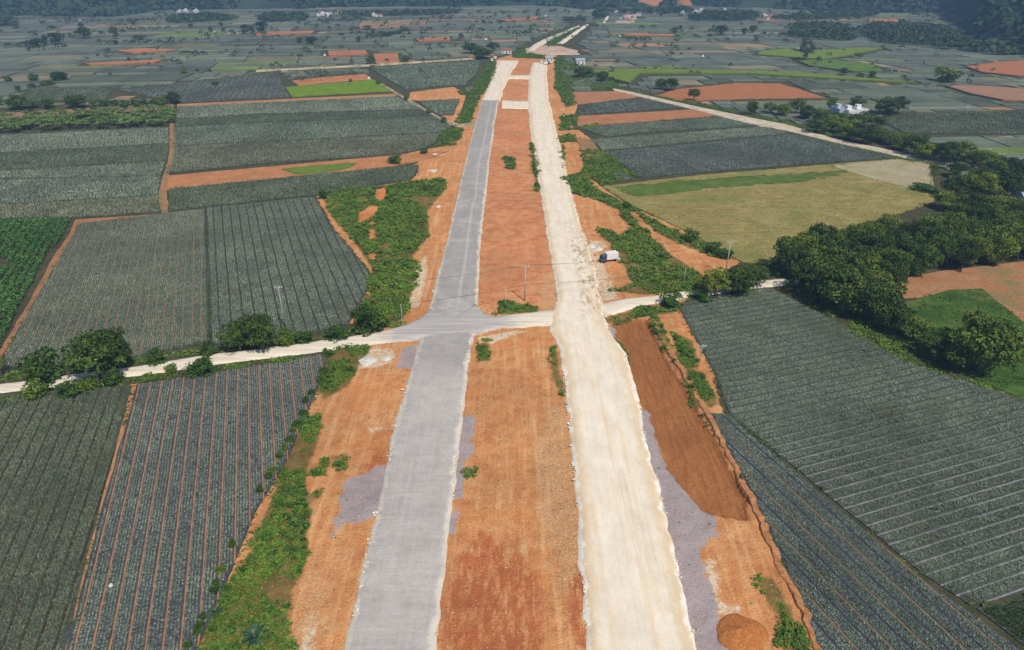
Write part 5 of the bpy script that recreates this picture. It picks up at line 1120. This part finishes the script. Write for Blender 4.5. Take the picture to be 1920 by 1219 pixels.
def house(w_, d_, st, roof, wall, name='house', rh=1.4):
    t = empty(name, (0, 0, 0)); h = 3.3*st; mb = MB(); mb.box(-w_/2, w_/2, -d_/2, d_/2, -.2, h); mb.build('wall', wall, t)
    mb = MB(); o_ = .4
    if roof == 'flat':
        mb.box(-w_/2-.15, w_/2+.15, -d_/2-.15, d_/2+.15, h+.003, h+.25)
        for (a, b, c_, e) in ((-w_/2, w_/2, -d_/2, -d_/2+.15), (-w_/2, w_/2, d_/2-.15, d_/2), (-w_/2, -w_/2+.15, -d_/2+.15, d_/2-.15), (w_/2-.15, w_/2, -d_/2+.15, d_/2-.15)): mb.box(a, b, c_, e, h+.253, h+.8)
        mb.box(-w_/4, w_/6, 0, d_/3, h+.256, h+2.3)
        mb.build('roof', wall, t)
    else:
        mb.add([(-w_/2-o_, -d_/2-o_, h), (w_/2+o_, -d_/2-o_, h), (w_/2+o_, d_/2+o_, h), (-w_/2-o_, d_/2+o_, h), (-w_/2-o_, 0, h+rh), (w_/2+o_, 0, h+rh)], [(0, 1, 5, 4), (2, 3, 4, 5), (0, 4, 3), (1, 2, 5), (0, 3, 2, 1)]); mb.build('roof', M_rf if roof == 'red' else M_rg, t)
    n_ = max(2, int(w_/2.5))
    for s_ in range(st):
        for i in range(n_):
            x_ = -w_/2+(i+.5)*w_/n_
            if s_ == 0 and i == n_//2:
                mb = MB(); mb.box(x_-.5, x_+.5, -d_/2-.03, -d_/2+.05, 0, 2.2); mb.build('door', M_door, t); continue
            mb = MB(); mb.box(x_-.5, x_+.5, -d_/2-.02, -d_/2+.05, s_*3.3+1.0, s_*3.3+2.3); wn = mb.build('window', M_gl, t)
            mb = MB(); mb.box(x_-.6, x_+.6, -d_/2-.1, -d_/2+.04, s_*3.3+.88, s_*3.3+.98); mb.build('sill', wall, wn)
    return t
def at(o, px, py, rz, z=0): gx, gy = G(px, py); o.location = (gx, gy, z); o.rotation_euler = (0, 0, R(rz)); return o
hA = tag(at(house(5.5, 9, 1, 'flat', M_wallb), 1572, 216, 8), 'pale blue flat roofed house, left of the white pair among the trees', 'house')
hB = tag(at(house(5.5, 8, 1, 'flat', M_wall), 1590, 219, 8), 'white flat roofed house between two others in the trees', 'house')
hC = tag(at(house(6, 7, 1, 'flat', M_wall), 1608, 217, 10), 'white house on the right of the three in the trees', 'house')
hD = tag(at(house(9, 6, 1, 'red', M_wall), 949, 101, 5), 'white walled house with red roof above the left road end', 'house')
hE = tag(at(house(7, 5, 1, 'grey', M_wall), 1087, 121, 15), 'small grey roofed shed right of the road works end', 'shed')
hF = tag(at(house(9, 16, 1, 'grey', M_wallb, rh=2.2), 1935, 392, -15), 'grey metal roofed shed cut by the right edge of the picture', 'shed')
hG = tag(at(house(6, 5, 1, 'grey', M_wall), 1030, 116, 0), 'low grey roofed hut between the trucks and bushes at the right road end', 'hut')
vr = random.Random(3); src = [hC, hD, hC]
def village(box, n_, label, group):
    cs_ = []
    for i in range(n_):
        s_ = vr.choice(src); c_ = copy_tree(s_); px = vr.uniform(box[0], box[1]); py = vr.uniform(box[2], box[3]); gx, gy = G(px, py)
        hh = max(0.0, float(hill_h(np.array([gx]), np.array([gy]))[0][0])); c_.location = (gx, gy, hh); c_.rotation_euler = (0, 0, R(vr.uniform(-40, 40))); k = vr.uniform(.6, 1.1); c_.scale = (k, k, k)
        cs_.append((px, c_))
    for i, (px, c_) in enumerate(sorted(cs_, key=lambda v: v[0])): c_['label'] = nth(i)+' from the left, '+label; c_['group'] = group
village((590, 745, 26, 33), 16, 'white house of the village far left of the road', 'houses of the far left village')
village((1148, 1245, 20, 27), 14, 'white house of the village beyond the pinkish roadbed', 'houses of the far middle village')
village((1270, 1400, 22, 28), 9, 'white house before the dark wood, far right', 'houses by the far wood')
village((1430, 1520, 31, 37), 9, 'white house at the foot of the right hills', 'houses under the right hills')
village((300, 440, 23.5, 25), 4, 'white building at the foot of the far left hills', 'buildings under the left hills')

# ---------------------------------------------------------------- graves / small white markers in the fields
def marker(px, py, sz, label):
    gx, gy = G(px, py); t = empty('grave', (gx, gy, 0)); mb = MB(); hb = min(.5, sz)+sz*.3; mb.box(-sz, sz, -sz*.7, sz*.7, 0, hb); mb.build('base', M_wall, t)
    mb = MB(); mb.box(-sz*.6, sz*.6, sz*.35, sz*.6, hb+.003, hb+sz*.9); mb.build('headstone', M_wall, t); tag(t, label, 'grave')
for (a_, b_, s_, l_) in [(911, 76, 1.3, 'white grave dot in the plain above the broad trees'), (1162, 69, 1.1, 'white grave dot right of the distant twin tracks'), (150, 40, 1.3, 'white grave dot above a lone far left tree'), (402, 61, 1.0, 'white grave dot beside the far left hedge trees'), (1023, 31, 1.4, 'white grave dot left of the far carriageway'), (609, 105, 1.0, 'pale grave at the left end of a thin orange plot'), (1318, 107, 1.0, 'pale blue grave in the pineapple field right of the track'), (209, 1101, .25, 'tiny white marker in the striped pineapple beds'), (692, 149, 1.0, 'white grave at the corner of the bright green plot')]:
    marker(a_, b_, s_, l_)

# ================================================================== HAZE
mb = MB(); mb.box(-2700, 2700, -400, 3400, -6, 420)
hz_m = bpy.data.materials.new('haze_air'); hz_m.use_nodes = True; nt = hz_m.node_tree; nt.nodes.clear()
out = nt.nodes.new('ShaderNodeOutputMaterial'); pv = nt.nodes.new('ShaderNodeVolumePrincipled')
pv.inputs['Color'].default_value = (0.34, 0.60, 1.0, 1); pv.inputs['Density'].default_value = 0.00029; pv.inputs['Anisotropy'].default_value = 0.0
nt.links.new(pv.outputs[0], out.inputs['Volume'])
hz_o = mb.build('haze', hz_m); tag(hz_o, kind='stuff')

for o in S.objects:
    if 'label' in o.keys() and not 4 <= len(o['label'].split()) <= 16: print('LABEL', o.name, o['label'])
